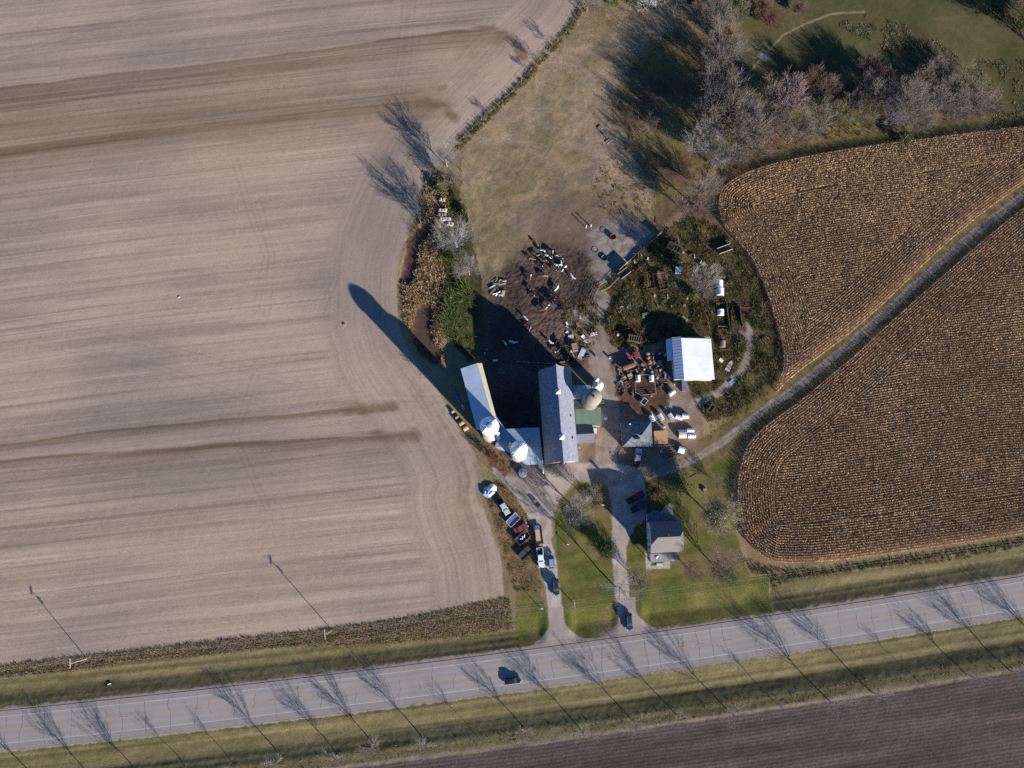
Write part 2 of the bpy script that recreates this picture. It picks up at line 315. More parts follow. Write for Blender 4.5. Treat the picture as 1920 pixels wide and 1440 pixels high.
for pts in [[(480, 580), (500, 480), (470, 400), (440, 300)], [(760, 0), (750, 110), (735, 190)], [(775, 0), (765, 110), (752, 195)], [(500, 590), (510, 480), (485, 380)], [(700, 320), (640, 430), (630, 520), (600, 590)], [(0, 110), (150, 60), (300, 10)], [(0, 590), (300, 650), (560, 720)], [(60, 640), (300, 690), (500, 760)], [(850, 750), (700, 745), (560, 790)], [(480, 700), (440, 820), (500, 950)]]:
    d = seg_dist(X, Y, GP(pts), False); fc = mixc(fc, fc*.92, sst(.5, .2, np.abs(d-.9)))
C = mixc(C, fc, f)
Z = Z*(1-f)+f*((st-.5)*.05+(fin-.5)*.03)
gr = sst(60, 10, np.hypot(X-G(880, 850)[0], Y-G(880, 850)[1]))*sst(14, 1, dedge)*sst(.35, .75, .5*fbm(X/1.6, Y/1.6, 2, 3)+.5*vnoise(Y/14, dedge/.8, 5)); C = mixc(C, lin(122, 102, 84), gr*f*.6)
# ploughed field to the south
mP = -s-20.6+(fbm(X/3, Y/3, 5, 2)-.5)*.6; f = sst(-.2, .2, mP); RID[mP > 0] = R['ploughed_field']
row = .5+.5*np.cos(s*2*math.pi/1.05+fbm(X/20, Y/20, 3, 2)*5)
bc = var((82, 68, 62), (106, 90, 82), cn(fbm(X/30, s/3, 2, 3), 2))*(.72+.28*row+.32*(fin-.5)+.3*(spk-.5))[..., None]
C = mixc(C, bc, f); ZP = row*.07+(spk-.5)*.05
# verges
f = sst(.1, -.1, np.maximum(mP, mF))*(np.abs(s) < 24.5)*(s > -21.5); vg = (np.abs(s) < 24.5) & (mP <= 0) & (mF <= 0) & (s < sst(900, 901, X)*0+np.where(X < 2, 16.5+sst(-50, 0, X)*0, np.where(X < G(1448, 1150)[0], 6.5, 17)))
vc = var((104, 96, 62), (128, 116, 80), cn(.5*streak(X, s, 25, .8, 1)+.5*fbm(X/5, s/2, 2, 3), 2.4))
dk = streak(X, s, 60, .9, 4); vc = vc*(.62+.42*dk+.25*(fin-.5)+.14*(streak(X, s, 40, .45, 6)-.5))[..., None]
C = np.where(vg[..., None], vc, C); RID[vg] = R['verge']
lt = np.exp(-((mP+.4)/.7)**2)*.7; C = mixc(C, lin(158, 140, 122), lt*(.4+.6*fin))          # pale strip of dead grass at the ploughed edge
# lawns
for O in (O_lawn1, O_lawn2, O_lawn3):
    m = sdf(XF, YF, O); f = sst(-.2, .2, m); RID[m > 0] = R['lawn']
    lc = var((90, 94, 40), (118, 110, 58), cn(fbm(X/7, Y/7, 3, 3), 2.4)); mow = streak(X, s, 40, 1.1, 3); lc = lc*(.76+.25*mow+.3*(fin-.5)+.16*(spk-.5)+.25*(fbm(X/3, Y/3, 5, 3)-.5))[..., None]; lc = mixc(lc, lin(126, 108, 72), sst(.56, .75, fbm(X/4+7, Y/4, 1, 3))*.5)
    C = mixc(C, lc, f); Z = Z*(1-f)+f*(fin-.5)*.03
for (a, b, r) in [(1225, 925, 4), (1135, 945, 4), (1085, 940, 5), (1345, 1060, 6), (1290, 1065, 3), (1340, 925, 5)]:
    p = G(a, b); C = mixc(C, lin(126, 98, 70), sst(r*1.3, r*.2, np.hypot(XW-p[0], YW-p[1]))*.45*(fin*1.2))
# lane
dl = seg_dist(XF, YF, L_lane, False); k = dl < 5.5; cornm = np.zeros(X.shape, bool)
f = sst(4.6, 3.8, dl); C = mixc(C, var((88, 82, 46), (124, 104, 66), cn(fin, 2)), f*.9); RID[(dl < 4.0)] = R['farm_track']
f = sst(1.35, .9, dl+.5*(fin-.5)); tr = 0; lc = var((130, 118, 104), (152, 140, 124), cn(fbm(X/2, Y/2, 2, 2), 2)); lc = mixc(lc, lin(112, 100, 80), sst(.4, .1, dl)*.4); C = mixc(C, lc, f)
# yard and drives
m = sdf(XW, YW, O_yard); f = sst(-.6, .6, m); RID[m > 0] = R['farmyard']
yc = var((120, 102, 84), (146, 126, 106), cn(fbm(X/4, Y/4, 3, 3), 2))*(.82+.36*fin)[..., None]; C = mixc(C, yc, f); Z = Z*(1-f)+f*(fin-.5)*.06
m = sdf(XW, YW, O_scrap); f = sst(-.6, .6, m); RID[m > 0] = R['farmyard']; C = mixc(C, var((104, 88, 58), (140, 112, 80), cn(fin, 2)), f)
for Lp, wd in ((L_drive1, 2.1), (L_drive1b, 2.7), (L_drive2, 2.05), (L_yardroad, 3.2), (L_back, 1.25)):
    d = seg_dist(XF, YF, Lp, False); f = sst(wd+.3, wd-.3, d); RID[d < wd] = R['driveway']
    dc = var((162, 148, 134), (192, 178, 163), cn(fbm(X/3, Y/3, 6, 3), 2))*(.80+.30*fin+.14*spk-.12*sst(.35, .1, np.abs(np.abs(d-wd*.1)-.85))*(fbm(X/3, Y/3, 1, 2) > .42))[..., None]
    if wd in (3.2, 1.25): dc = dc*np.asarray([.68, .64, .60])
    C = mixc(C, dc, f); Z = Z*(1-f)+f*(fin-.5)*.03
m = sdf(XF, YF, smooth(GP([(1128, 872), (1165, 868), (1205, 885), (1212, 925), (1214, 975), (1186, 990), (1172, 1040), (1156, 1040), (1150, 970), (1142, 920)]), 2)); f = sst(-.3, .3, m); RID[m > 0] = R['driveway']; C = mixc(C, var((160, 148, 136), (186, 173, 160), cn(fbm(X/3, Y/3, 6, 3), 2))*(.85+.3*fin)[..., None], f)
m = sdf(XF, YF, GP([(940, 850), (1000, 872), (1090, 868), (1200, 880), (1180, 915), (1080, 900), (1050, 935), (1020, 1000), (1000, 985), (975, 930), (930, 895)])); f = sst(-.6, .6, m); RID[m > 0] = R['driveway']; C = mixc(C, var((146, 131, 115), (178, 163, 147), cn(fbm(X/3, Y/3, 2, 3), 2))*(.84+.32*fin)[..., None], f)
for xc, yc_, in ((1047, 1213), (1183, 1200)):                                                   # flared mouths at the road
    p = G(xc, yc_); wd = 2.1+np.clip(12.5-s, 0, 12)**2*.14; d = np.abs(X-p[0]-(s-5)*-.05); mm = (d < wd) & (s > 4.5) & (s < 16); C = np.where(mm[..., None], var((150, 138, 126), (176, 162, 148), fin), C); RID[mm] = R['driveway']
m = sdf(XF, YF, GP([(1176, 868), (1200, 862), (1225, 872), (1200, 885), (1170, 880)])); C = mixc(C, lin(176, 168, 158), sst(-.8, .8, m)*sst(.35, .6, fin))
# mud lot and pale pad
m = sdf(XW, YW, O_mud)+(fbm(X/4, Y/4, 3, 3)-.5)*5; f = sst(-4.5, 1.8, m); RID[m > 0] = R['mud_lot']
hoof = .55*vnoise(X/.62, Y/.62, 5)+.45*vnoise(X/1.3, Y/1.3, 6); mc = var((66, 52, 46), (98, 80, 70), cn(fbm(X/12, Y/12, 2, 3), 2))*(.7+.6*hoof)[..., None]; C = mixc(C, mc, f)
Z += f*(hoof-.5)*.42*sst(G(950, 520)[1]+40, G(950, 560)[1], Y+0*X)*1.0
m = sdf(XW, YW, O_litpad); f = sst(-1, 1.2, m); C = mixc(C, var((126, 116, 106), (158, 148, 138), cn(fin, 2)), f*.75)
m = sdf(XW, YW, O_weeds); f = sst(-.5, .5, m); k = (m > 0) & (RID != R['driveway']) & (RID != R['farm_track']); RID[k] = R['ground']
C = mixc(C, var((72, 66, 40), (116, 98, 62), cn(fbm(X/2.5, Y/2.5, 3, 3), 2.2)), f*(RID != R['driveway'])*(dl > 3))
for O in ([(1165, 690), (1250, 655), (1255, 760), (1205, 780), (1150, 740)], [(1366, 525), (1400, 530), (1398, 640), (1375, 640), (1368, 580)], [(1342, 568), (1368, 570), (1370, 660), (1348, 660)]):
    m = sdf(XW, YW, GP(O)); C = mixc(C, var((74, 54, 42), (100, 76, 60), cn(fin, 2)), sst(-.6, .6, m))
m = sdf(XW, YW, GP([(1376, 628), (1392, 622), (1408, 630), (1400, 655), (1380, 645)])); C = mixc(C, lin(150, 138, 122), sst(-.3, .3, m))
# back track once more over the weeds
for O in (O_house_pad, O_walk):
    m = sdf(X, Y, O); f = sst(-.1, .1, m); C = mixc(C, lin(178, 168, 152), f); RID[m > 0] = R['concrete_pad']
m = sdf(XW, YW, GP([(930, 845), (975, 872), (1010, 905), (985, 905), (940, 880)])); C = mixc(C, var((84, 70, 60), (150, 136, 124), cn(fin, 3)), sst(-.5, .5, m)*.8)
m = sdf(XW, YW, GP([(905, 835), (935, 850), (962, 880), (950, 895), (915, 870)])); C = mixc(C, var((74, 48, 34), (110, 74, 50), cn(fin, 3)), sst(-.5, .5, m)*.9)
# trail in the meadow
d = seg_dist(XF, YF, L_trail, False); C = mixc(C, lin(150, 134, 104), sst(.55, .15, d)*.8)
p = G(1432, 105); C = mixc(C, lin(150, 140, 128), sst(2.6, 1.5, np.hypot(XW-p[0], YW-p[1])))
# corn ground
MC1 = sdf(X, Y, O_corn1); MC2 = sdf(X, Y, O_corn2); mC = np.maximum(MC1, MC2); f = sst(-.3, .3, mC); RID[mC > 0] = R['corn_field']
C = mixc(C, var((108, 84, 66), (148, 118, 92), spk*.5+fin*.5), f)
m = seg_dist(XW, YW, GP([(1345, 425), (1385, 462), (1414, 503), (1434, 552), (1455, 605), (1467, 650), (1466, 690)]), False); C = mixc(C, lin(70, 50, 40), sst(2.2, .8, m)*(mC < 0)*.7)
# shoulders and ditches
f = (np.abs(s) < 6.1+(fin-.5)*.8) & (mF < 0); C = np.where(f[..., None], var((128, 116, 106), (152, 142, 132), spk*.5+fin*.5), C); RID[f & (RID != R['driveway'])] = R['gravel_shoulder']
prof = np.interp(s, [-24, -20.6, -18, -16.6, -12.6, -11.6, -7, -5.6, 5.6, 6.6, 9.5, 10.5, 14.5, 17], [0, 0, -.08, -.2, -1.15, -1.15, -.2, -.02, -.02, -.15, -.7, -.72, -.12, 0]).astype(np.float32)
nw = np.ones(X.shape, np.float32)
for xc in (1047, 1183): nw *= 1-sst(6, 3, np.abs(X-G(xc, 1215)[0]))*(s > 0)
Z = Z*(np.abs(s) > 5.6)+prof*nw+np.where(mP > 0, ZP, 0)+np.where((np.abs(s) > 6) & vg, (fin-.5)*.14+(dk-.5)*.12, 0)
Z = np.where(np.abs(s) < 5.55, -.05, Z)
# crude outlet hollow beside the road
p = G(195, 1277); d = np.hypot((X-p[0])/2.2, Y-p[1]); Z -= sst(1.4, .3, d)*.25; C = mixc(C, lin(104, 88, 66), sst(1.3, .5, d)*.7)
C = np.clip(C, .004, .9)
C = C*(.90+.2*big)[..., None]
def zat(x, y):
    i = np.clip(np.round((np.asarray(x)-gx[0])/DX).astype(int), 0, NX-1); j = np.clip(np.round((np.asarray(y)-gy[0])/DX).astype(int), 0, NY-1)
    return Z[j, i]
M_ground = mat('soil_and_grass', attr=True, rough=.95, ns=2.6, na=.30, bs=3.0, bd=.05)
M_smoothground = mat('fine_gravel', attr=True, rough=.95, ns=3.5, na=.10, bs=5, bd=.015)
M_mud = mat('churned_mud', attr=True, rough=.9, ns=1.8, na=.35, bs=1.7, bd=.22)
M_tilled = mat('tilled_soil', attr=True, rough=.95, ns=2.2, na=.13, bs=2.4, bd=.035)
idx = np.arange(NX*NY).reshape(NY, NX)
F = np.stack([idx[:-1, :-1], idx[:-1, 1:], idx[1:, 1:], idx[1:, :-1]], -1).reshape(-1, 4); FR = RID[:-1, :-1].ravel()
VV = np.stack([X.ravel(), Y.ravel(), Z.ravel()], 1); CC = C.reshape(-1, 3)
TH = th
for i, nme in enumerate(NAMES):
    k = FR == i
    if not k.any(): continue
    fs = F[k]; u, inv = np.unique(fs, return_inverse=True)
    o = link(nme, mesh_np(nme, VV[u], inv.reshape(-1, 4), CC[u], True), M_smoothground if nme in ('driveway', 'gravel_shoulder', 'concrete_pad') else M_tilled if nme == 'tilled_field' else M_mud if nme == 'mud_lot' else M_ground)
    tag(o, kind='structure')
# the country beyond the surveyed sheet, out to the horizon
q = MB(); a, b, c, d = gx[0], gx[-1], gy[0], gy[-1]; e = 2600
for r in ([(-e, -e), (e, -e), (e, c), (-e, c)], [(-e, d), (e, d), (e, e), (-e, e)], [(-e, c), (a, c), (a, d), (-e, d)], [(b, c), (e, c), (e, d), (b, d)]): q.poly([(x, y, -.02) for x, y in r])
tag(q.build('farmland', mat('distant_farmland', lin(132, 116, 92), .95, ns=.012, na=.35, bs=.5, bd=.1)), kind='structure')
# ------------------------------------------------------------------ the highway
xs = np.arange(-190, 190.1, 2.0)
def strip(name, s0, s1, z, m, xs=xs, kind='structure', parent=None):
    V = []; F_ = []
    for x in xs:
        sl = 2*RC[0]*x+RC[1]; n = math.sqrt(1+sl*sl); nx, ny = -sl/n, 1/n; y = yroad(x)
        for q_ in (s0, s1): V.append((x+nx*q_, y+ny*q_, z))
    for i in range(len(xs)-1): F_.append((2*i, 2*i+2, 2*i+3, 2*i+1))
    return tag(link(name, mesh_np(name, np.array(V), np.array(F_)), m, parent), kind=kind)
M_asph = mat('worn_asphalt', lin(162, 155, 150), .9, ns=.35, na=.08, bs=6, bd=.004)
M_asph2 = mat('paved_shoulder', lin(148, 139, 132), .92, ns=.8, na=.08, bs=6, bd=.006)
xs_r = np.arange(-190, 190.1, .6); ss_r = np.arange(-3.85, 3.86, .275); XR, SR = np.meshgrid(xs_r, ss_r, indexing='xy'); slr = 2*RC[0]*XR+RC[1]; nr_ = np.sqrt(1+slr*slr)
VR = np.stack([XR-slr/nr_*SR, yroad(XR)+SR/nr_, np.full(XR.shape, .03)], -1).reshape(-1, 3); n0, n1 = XR.shape; ir = np.arange(n0*n1).reshape(n0, n1)
tone = 1-.085*np.exp(-((np.abs(np.abs(SR)-1.85)-.85)/.38)**2)+.10*(vnoise(XR/22, SR/.7, 3)-.5)+.07*(vnoise(XR/4, SR/1.2, 4)-.5)-.05*(vnoise(XR/9, SR*0+3, 2) > .72)*(np.abs(SR) > .2)
patch = (vnoise(XR/7, SR/3.7+np.sign(SR)*9, 6) > .86); tone = tone-.07*patch
tag(link('road', mesh_np('road', VR, np.stack([ir[:-1, :-1], ir[:-1, 1:], ir[1:, 1:], ir[1:, :-1]], -1).reshape(-1, 4), np.asarray(lin(158, 150, 142))[None]*tone.reshape(-1, 1)), mat('worn_asphalt_road', attr=True, rough=.9, ns=3, na=.05, bs=6, bd=.004)), kind='structure')
strip('paved_shoulder', 3.85, 5.2, .026, M_asph2); strip('paved_shoulder', -5.4, -3.85, .026, M_asph2)
M_white = mat('road_paint_white', lin(194, 192, 188), .7, ns=2, na=.16); M_yel = mat('road_paint_yellow', lin(180, 156, 116), .7, ns=1.2, na=.14)
strip('edge_line', 3.62, 3.73, .036, M_white); strip('edge_line', -3.73, -3.62, .036, M_white)
strip('centre_line', -.16, -.07, .036, M_yel); strip('centre_line', .07, .16, .036, M_yel)
q = MB(); r_ = random.Random(5)
def crack(pts, wd):
    for (x0, s0), (x1, s1) in zip(pts, pts[1:]):
        def W(x, sv): return (x-(2*RC[0]*x+RC[1])*sv, yroad(x)+sv)
        a = np.array(W(x0, s0)); b = np.array(W(x1, s1)); d = b-a; L_ = np.hypot(*d)
        if L_ < .01: continue
        n = np.array([-d[1], d[0]])/L_*wd/2; q.poly([(a[0]-n[0], a[1]-n[1], .0335), (b[0]-n[0], b[1]-n[1], .0335), (b[0]+n[0], b[1]+n[1], .0335), (a[0]+n[0], a[1]+n[1], .0335)])
x = -150
while x < 165:
    full = r_.random() < .55; s0, s1 = (-4.9, 4.4) if full else (sorted((r_.uniform(-4, -1), r_.uniform(0, 3))))
    n = 7; xx = x; pts = []
    for i in range(n+1): pts.append((xx, s0+(s1-s0)*i/n)); xx += r_.gauss(.03, .22)
    crack(pts, r_.uniform(.07, .12))
    if r_.random() < .3: crack([(xx-1.5, .1), (xx, .3), (xx+r_.uniform(1, 3), .2+r_.gauss(0, .2))], .08)
    x += r_.uniform(3.5, 8)
tag(q.build('road_cracks', mat('crack_seal', (.075, .07, .07), .8)), kind='structure')
# ------------------------------------------------------------------ scattered vegetation (uncountable cover)
M_veg = mat('dry_vegetation', attr=True, rough=.9, transl=.42)
M_corn = mat('dry_corn_leaves', attr=True, rough=.9, transl=.3)
def blades(P, H, Wd, n, cols, spread=.5, lean=.5, seed=1):
    """n blades (one bent quad each) at every point of P (k,2); H, Wd arrays of k; cols (k,3)"""
    r = np.random.default_rng(seed); k = len(P); kn = k*n
    base = np.repeat(P, n, 0)+r.normal(0, 1, (kn, 2))*np.repeat(Wd*spread, n)[:, None]
    z0 = zat(base[:, 0], base[:, 1]); h = np.repeat(H, n)*r.uniform(.45, 1.1, kn)
    a = r.uniform(0, 2*math.pi, kn); d = np.stack([np.cos(a), np.sin(a)], 1); nrm = np.stack([-d[:, 1], d[:, 0]], 1)
    ln = (h*lean*r.uniform(.5, 2.4, kn))[:, None]; wd = (np.repeat(Wd, n)*r.uniform(.10, .22, kn))[:, None]
    b0 = base-nrm*wd; b1 = base+nrm*wd; t = base+d*ln; t0 = t-nrm*wd*.8; t1 = t+nrm*wd*.8
    V = np.zeros((kn, 4, 3), np.float32)
    V[:, 0, :2] = b0; V[:, 1, :2] = b1; V[:, 2, :2] = t1; V[:, 3, :2] = t0
    V[:, 0, 2] = V[:, 1, 2] = z0-.03; V[:, 2, 2] = V[:, 3, 2] = z0+h
    c = np.repeat(cols, n, 0)*r.uniform(1.0, 1.75, (kn, 1)); c = np.repeat(c[:, None], 4, 1)
    return V.reshape(-1, 3), np.arange(kn*4).reshape(-1, 4), c.reshape(-1, 3)
def sample_poly(poly, dens, seed, keep=None):
    r = np.random.default_rng(seed); lo = poly.min(0); hi = poly.max(0); n = int((hi-lo).prod()*dens*.62)
    p = r.uniform(lo, hi, (n, 2)); k = inside(p[:, 0], p[:, 1], poly)
    p = p[k]
    if keep is not None: p = p[keep(p)]
    return p
def palette(cols, p, seed, scale=3.0):
    r = np.random.default_rng(seed); c = np.array([lin(*q) for q in cols]); t = fbm(p[:, 0]/scale, p[:, 1]/scale, seed % 8, 3)
    t = np.clip((t-.5)*2.6+.5+r.normal(0, .16, len(p)), 0, .999)*len(c)
    return c[t.astype(int)]
def cover(name, poly, dens, h, wd, n, cols, label, cat='plants', seed=1, lean=.6, keep=None, scale=3.0, clump=0, even=None):
    even = name in ('tall_grass', 'tall_reeds', 'lane_grass', 'verge_tufts', 'meadow_weeds') if even is None else even
    p = sample_poly(poly, dens, seed, keep)
    if clump: p = p[fbm(p[:, 0]/clump, p[:, 1]/clump, seed % 8, 2) > .47]
    r = np.random.default_rng(seed+5); H = h*r.uniform(.4, 1.1, len(p))*(.75 if even else (.12+2.2*np.clip(fbm(p[:, 0]/2.4, p[:, 1]/2.4, seed % 5, 2)-.22, 0, 1)**1.5*1.9)); Wd = wd*r.uniform(.7, 1.3, len(p))
    V, F_, c = blades(p, H, Wd, n, palette(cols, p, seed, scale), lean=lean, seed=seed)
    return tag(link(name, mesh_np(name, V, F_, c), M_veg), label, cat, kind='stuff')
def offroad(p):
    j = np.clip(np.round((p[:, 1]-gy[0])/DX).astype(int), 0, NY-1); i = np.clip(np.round((p[:, 0]-gx[0])/DX).astype(int), 0, NX-1)
    return ~np.isin(RID[j, i], [R['driveway'], R['farm_track'], R['gravel_shoulder'], R['mud_lot'], R['concrete_pad'], R['tilled_field'], R['corn_field']])
cover('weeds', O_weeds, 10.5, .85, .26, 6, [(60, 70, 38), (92, 92, 58), (80, 80, 46), (132, 112, 80), (70, 68, 44), (122, 108, 76), (100, 96, 60)], 'tangle of green and tan weeds filling the scrapyard behind the barn', seed=3, keep=offroad, scale=2.2)
cover('tall_reeds', O_reed, 6, 1.3, .34, 7, [(164, 140, 104), (182, 158, 124), (144, 118, 86), (170, 146, 112)], 'dry tan reeds along the muddy creek beside the tilled field', seed=4, lean=.35,
      keep=lambda p: (seg_dist(p[:, 0], p[:, 1], GP([(800, 430), (775, 455), (768, 500), (763, 520)]), False) > 2.1) & (seg_dist(p[:, 0], p[:, 1], GP([(795, 585), (790, 620), (800, 650), (815, 665)]), False) > 2.6))
cover('green_brush', GP([(818, 470), (845, 480), (880, 540), (900, 580), (905, 630), (885, 660), (845, 645), (822, 600), (830, 560), (850, 530)]), 8, 1.7, .34, 7, [(56, 76, 34), (84, 106, 46), (62, 84, 36), (116, 106, 70), (96, 108, 56)], 'dense green brush between the reeds and the cattle lot', seed=5, lean=.7, clump=3)
cover('green_brush', GP([(820, 320), (848, 330), (850, 380), (875, 395), (880, 430), (850, 430), (835, 400), (812, 370)]), 5, 1.1, .4, 9, [(48, 64, 30), (92, 98, 48), (112, 100, 58)], 'green brush around the discarded bales by the pasture fence', seed=6, lean=.5)
# north roadside strips of tall dead grass, by distance from the road
def sstrip(x0, x1, s0, s1):
    a = [(x, s0) for x in np.linspace(x0, x1, 24)]+[(x, s1) for x in np.linspace(x1, x0, 24)]
    return np.array([(x, yroad(x)+sv*1.01) for x, sv in a])
LX = G(962, 1150)[0]
cover('tall_grass', np.array(list(GP([(0, 1247), (160, 1229), (420, 1199), (600, 1180), (700, 1168), (780, 1155), (880, 1134), (955, 1120), (964, 1180), (880, 1196), (780, 1205), (640, 1212), (520, 1216), (420, 1226), (250, 1240), (160, 1258), (0, 1272)]))), 16, .62, .24, 5, [(136, 118, 94), (156, 134, 108), (118, 100, 80), (108, 106, 66), (146, 124, 98)], 'tall dead grass between the tilled field and the mown verge', seed=8, lean=.5, scale=4)
cover('tall_grass', GP([(1400, 1050), (1435, 1062), (1470, 1068), (1560, 1064), (1700, 1044), (1840, 1024), (1920, 1010), (1920, 1026), (1780, 1052), (1650, 1066), (1560, 1078), (1480, 1090), (1450, 1102), (1440, 1080), (1408, 1078)]), 6, .8, .32, 7, [(80, 82, 44), (128, 108, 76), (104, 84, 66), (150, 122, 82), (64, 72, 36)], 'brushy strip of green and tan grass below the lower corn field', seed=9, lean=.5, scale=3)
cover('tall_grass', GP([(850, 270), (905, 215), (960, 165), (1012, 104), (1060, 55), (1090, 5), (1100, 10), (1068, 66), (1020, 118), (968, 178), (912, 232), (862, 284)]), 6, .9, .34, 7, [(104, 96, 56), (118, 104, 66), (86, 84, 44)], 'rank yellow grass in the fence row west of the pasture', seed=10, scale=3)
cover('meadow_weeds', GP([(1570, 50), (1620, 30), (1720, 48), (1755, 75), (1800, 110), (1780, 124), (1700, 122), (1640, 80)]), 7, .55, .4, 7, [(96, 100, 64), (146, 130, 96), (112, 112, 70), (130, 112, 86), (80, 88, 54)], 'patch of tall weeds in the middle of the green meadow', seed=11, scale=2, lean=.9, clump=4)
cover('meadow_weeds', GP([(1800, 125), (1840, 115), (2000, 110), (2000, 235), (1850, 245), (1868, 205), (1840, 165)]), 6, .55, .4, 7, [(84, 92, 58), (128, 120, 84), (108, 104, 70)], 'dark weed bed right of the wood, beside the far corner', seed=12, scale=2, lean=.9, clump=4)
cover('meadow_weeds', GP([(1795, -30), (1840, 20), (1960, 105), (2010, 105), (2010, -30)]), 6, .55, .4, 7, [(80, 88, 56), (120, 114, 78), (100, 96, 66)], 'dark weeds across the upper right corner of the meadow', seed=13, scale=2, lean=.9, clump=4)
cover('undergrowth', GP([(1290, 330), (1290, 250), (1330, 180), (1400, 200), (1440, 240), (1600, 200), (1840, 150), (1865, 215), (1700, 244), (1500, 270), (1420, 296), (1370, 325), (1340, 370), (1340, 410), (1275, 400)]), 1.3, .6, .4, 6, [(74, 64, 46), (66, 64, 38), (86, 70, 50), (58, 62, 34)], 'brown and olive undergrowth beneath the bare trees of the wood', seed=14, scale=4)
cover('scrub_grass', O_scrap, 4, .4, .3, 6, [(122, 98, 60), (88, 88, 44), (140, 116, 80)], 'rough brown grass around the parked junk vehicles', seed=15, scale=2, keep=lambda p: offroad(p) & (p[:, 0] < 12))
cover('lane_grass', GP([(1920, 346), (1850, 396), (1790, 446), (1735, 494), (1690, 540), (1640, 588), (1590, 632), (1540, 670), (1500, 700), (1455, 738), (1400, 782), (1330, 830), (1330, 800), (1400, 770), (1455, 722), (1500, 690), (1540, 660), (1590, 620), (1640, 576), (1690, 528), (1735, 484), (1790, 434), (1850, 384), (1920, 336)]), 4, .35, .28, 6, [(130, 112, 62), (104, 100, 48), (160, 132, 84)], 'grass strip between the upper corn field and the farm lane', seed=16, keep=lambda p: seg_dist(p[:, 0], p[:, 1], L_lane, False) > 2.6)
cover('verge_tufts', sstrip(-150, 150, -19.8, -16.2), 1.0, .45, .3, 6, [(128, 112, 72), (150, 130, 98)], 'loose dead grass tufts along the edge of the ploughed field', seed=17, scale=3)
cover('yard_weeds', GP([(1050, 560), (1120, 565), (1130, 610), (1110, 660), (1085, 690), (1062, 690), (1060, 620)]), 4.5, .7, .34, 7, [(104, 96, 52), (84, 84, 44), (136, 112, 74), (112, 90, 66)], 'weeds growing through the junk heap east of the cattle lot', seed=18, scale=2)
cover('orchard_grass', GP([(1215, 412), (1150, 410), (1100, 380), (1130, 300), (1180, 270), (1225, 340)]), 1.2, .5, .4, 6, [(150, 124, 84), (128, 104, 70), (112, 104, 54)], 'straggling pasture weeds at the foot of the wood', seed=19)
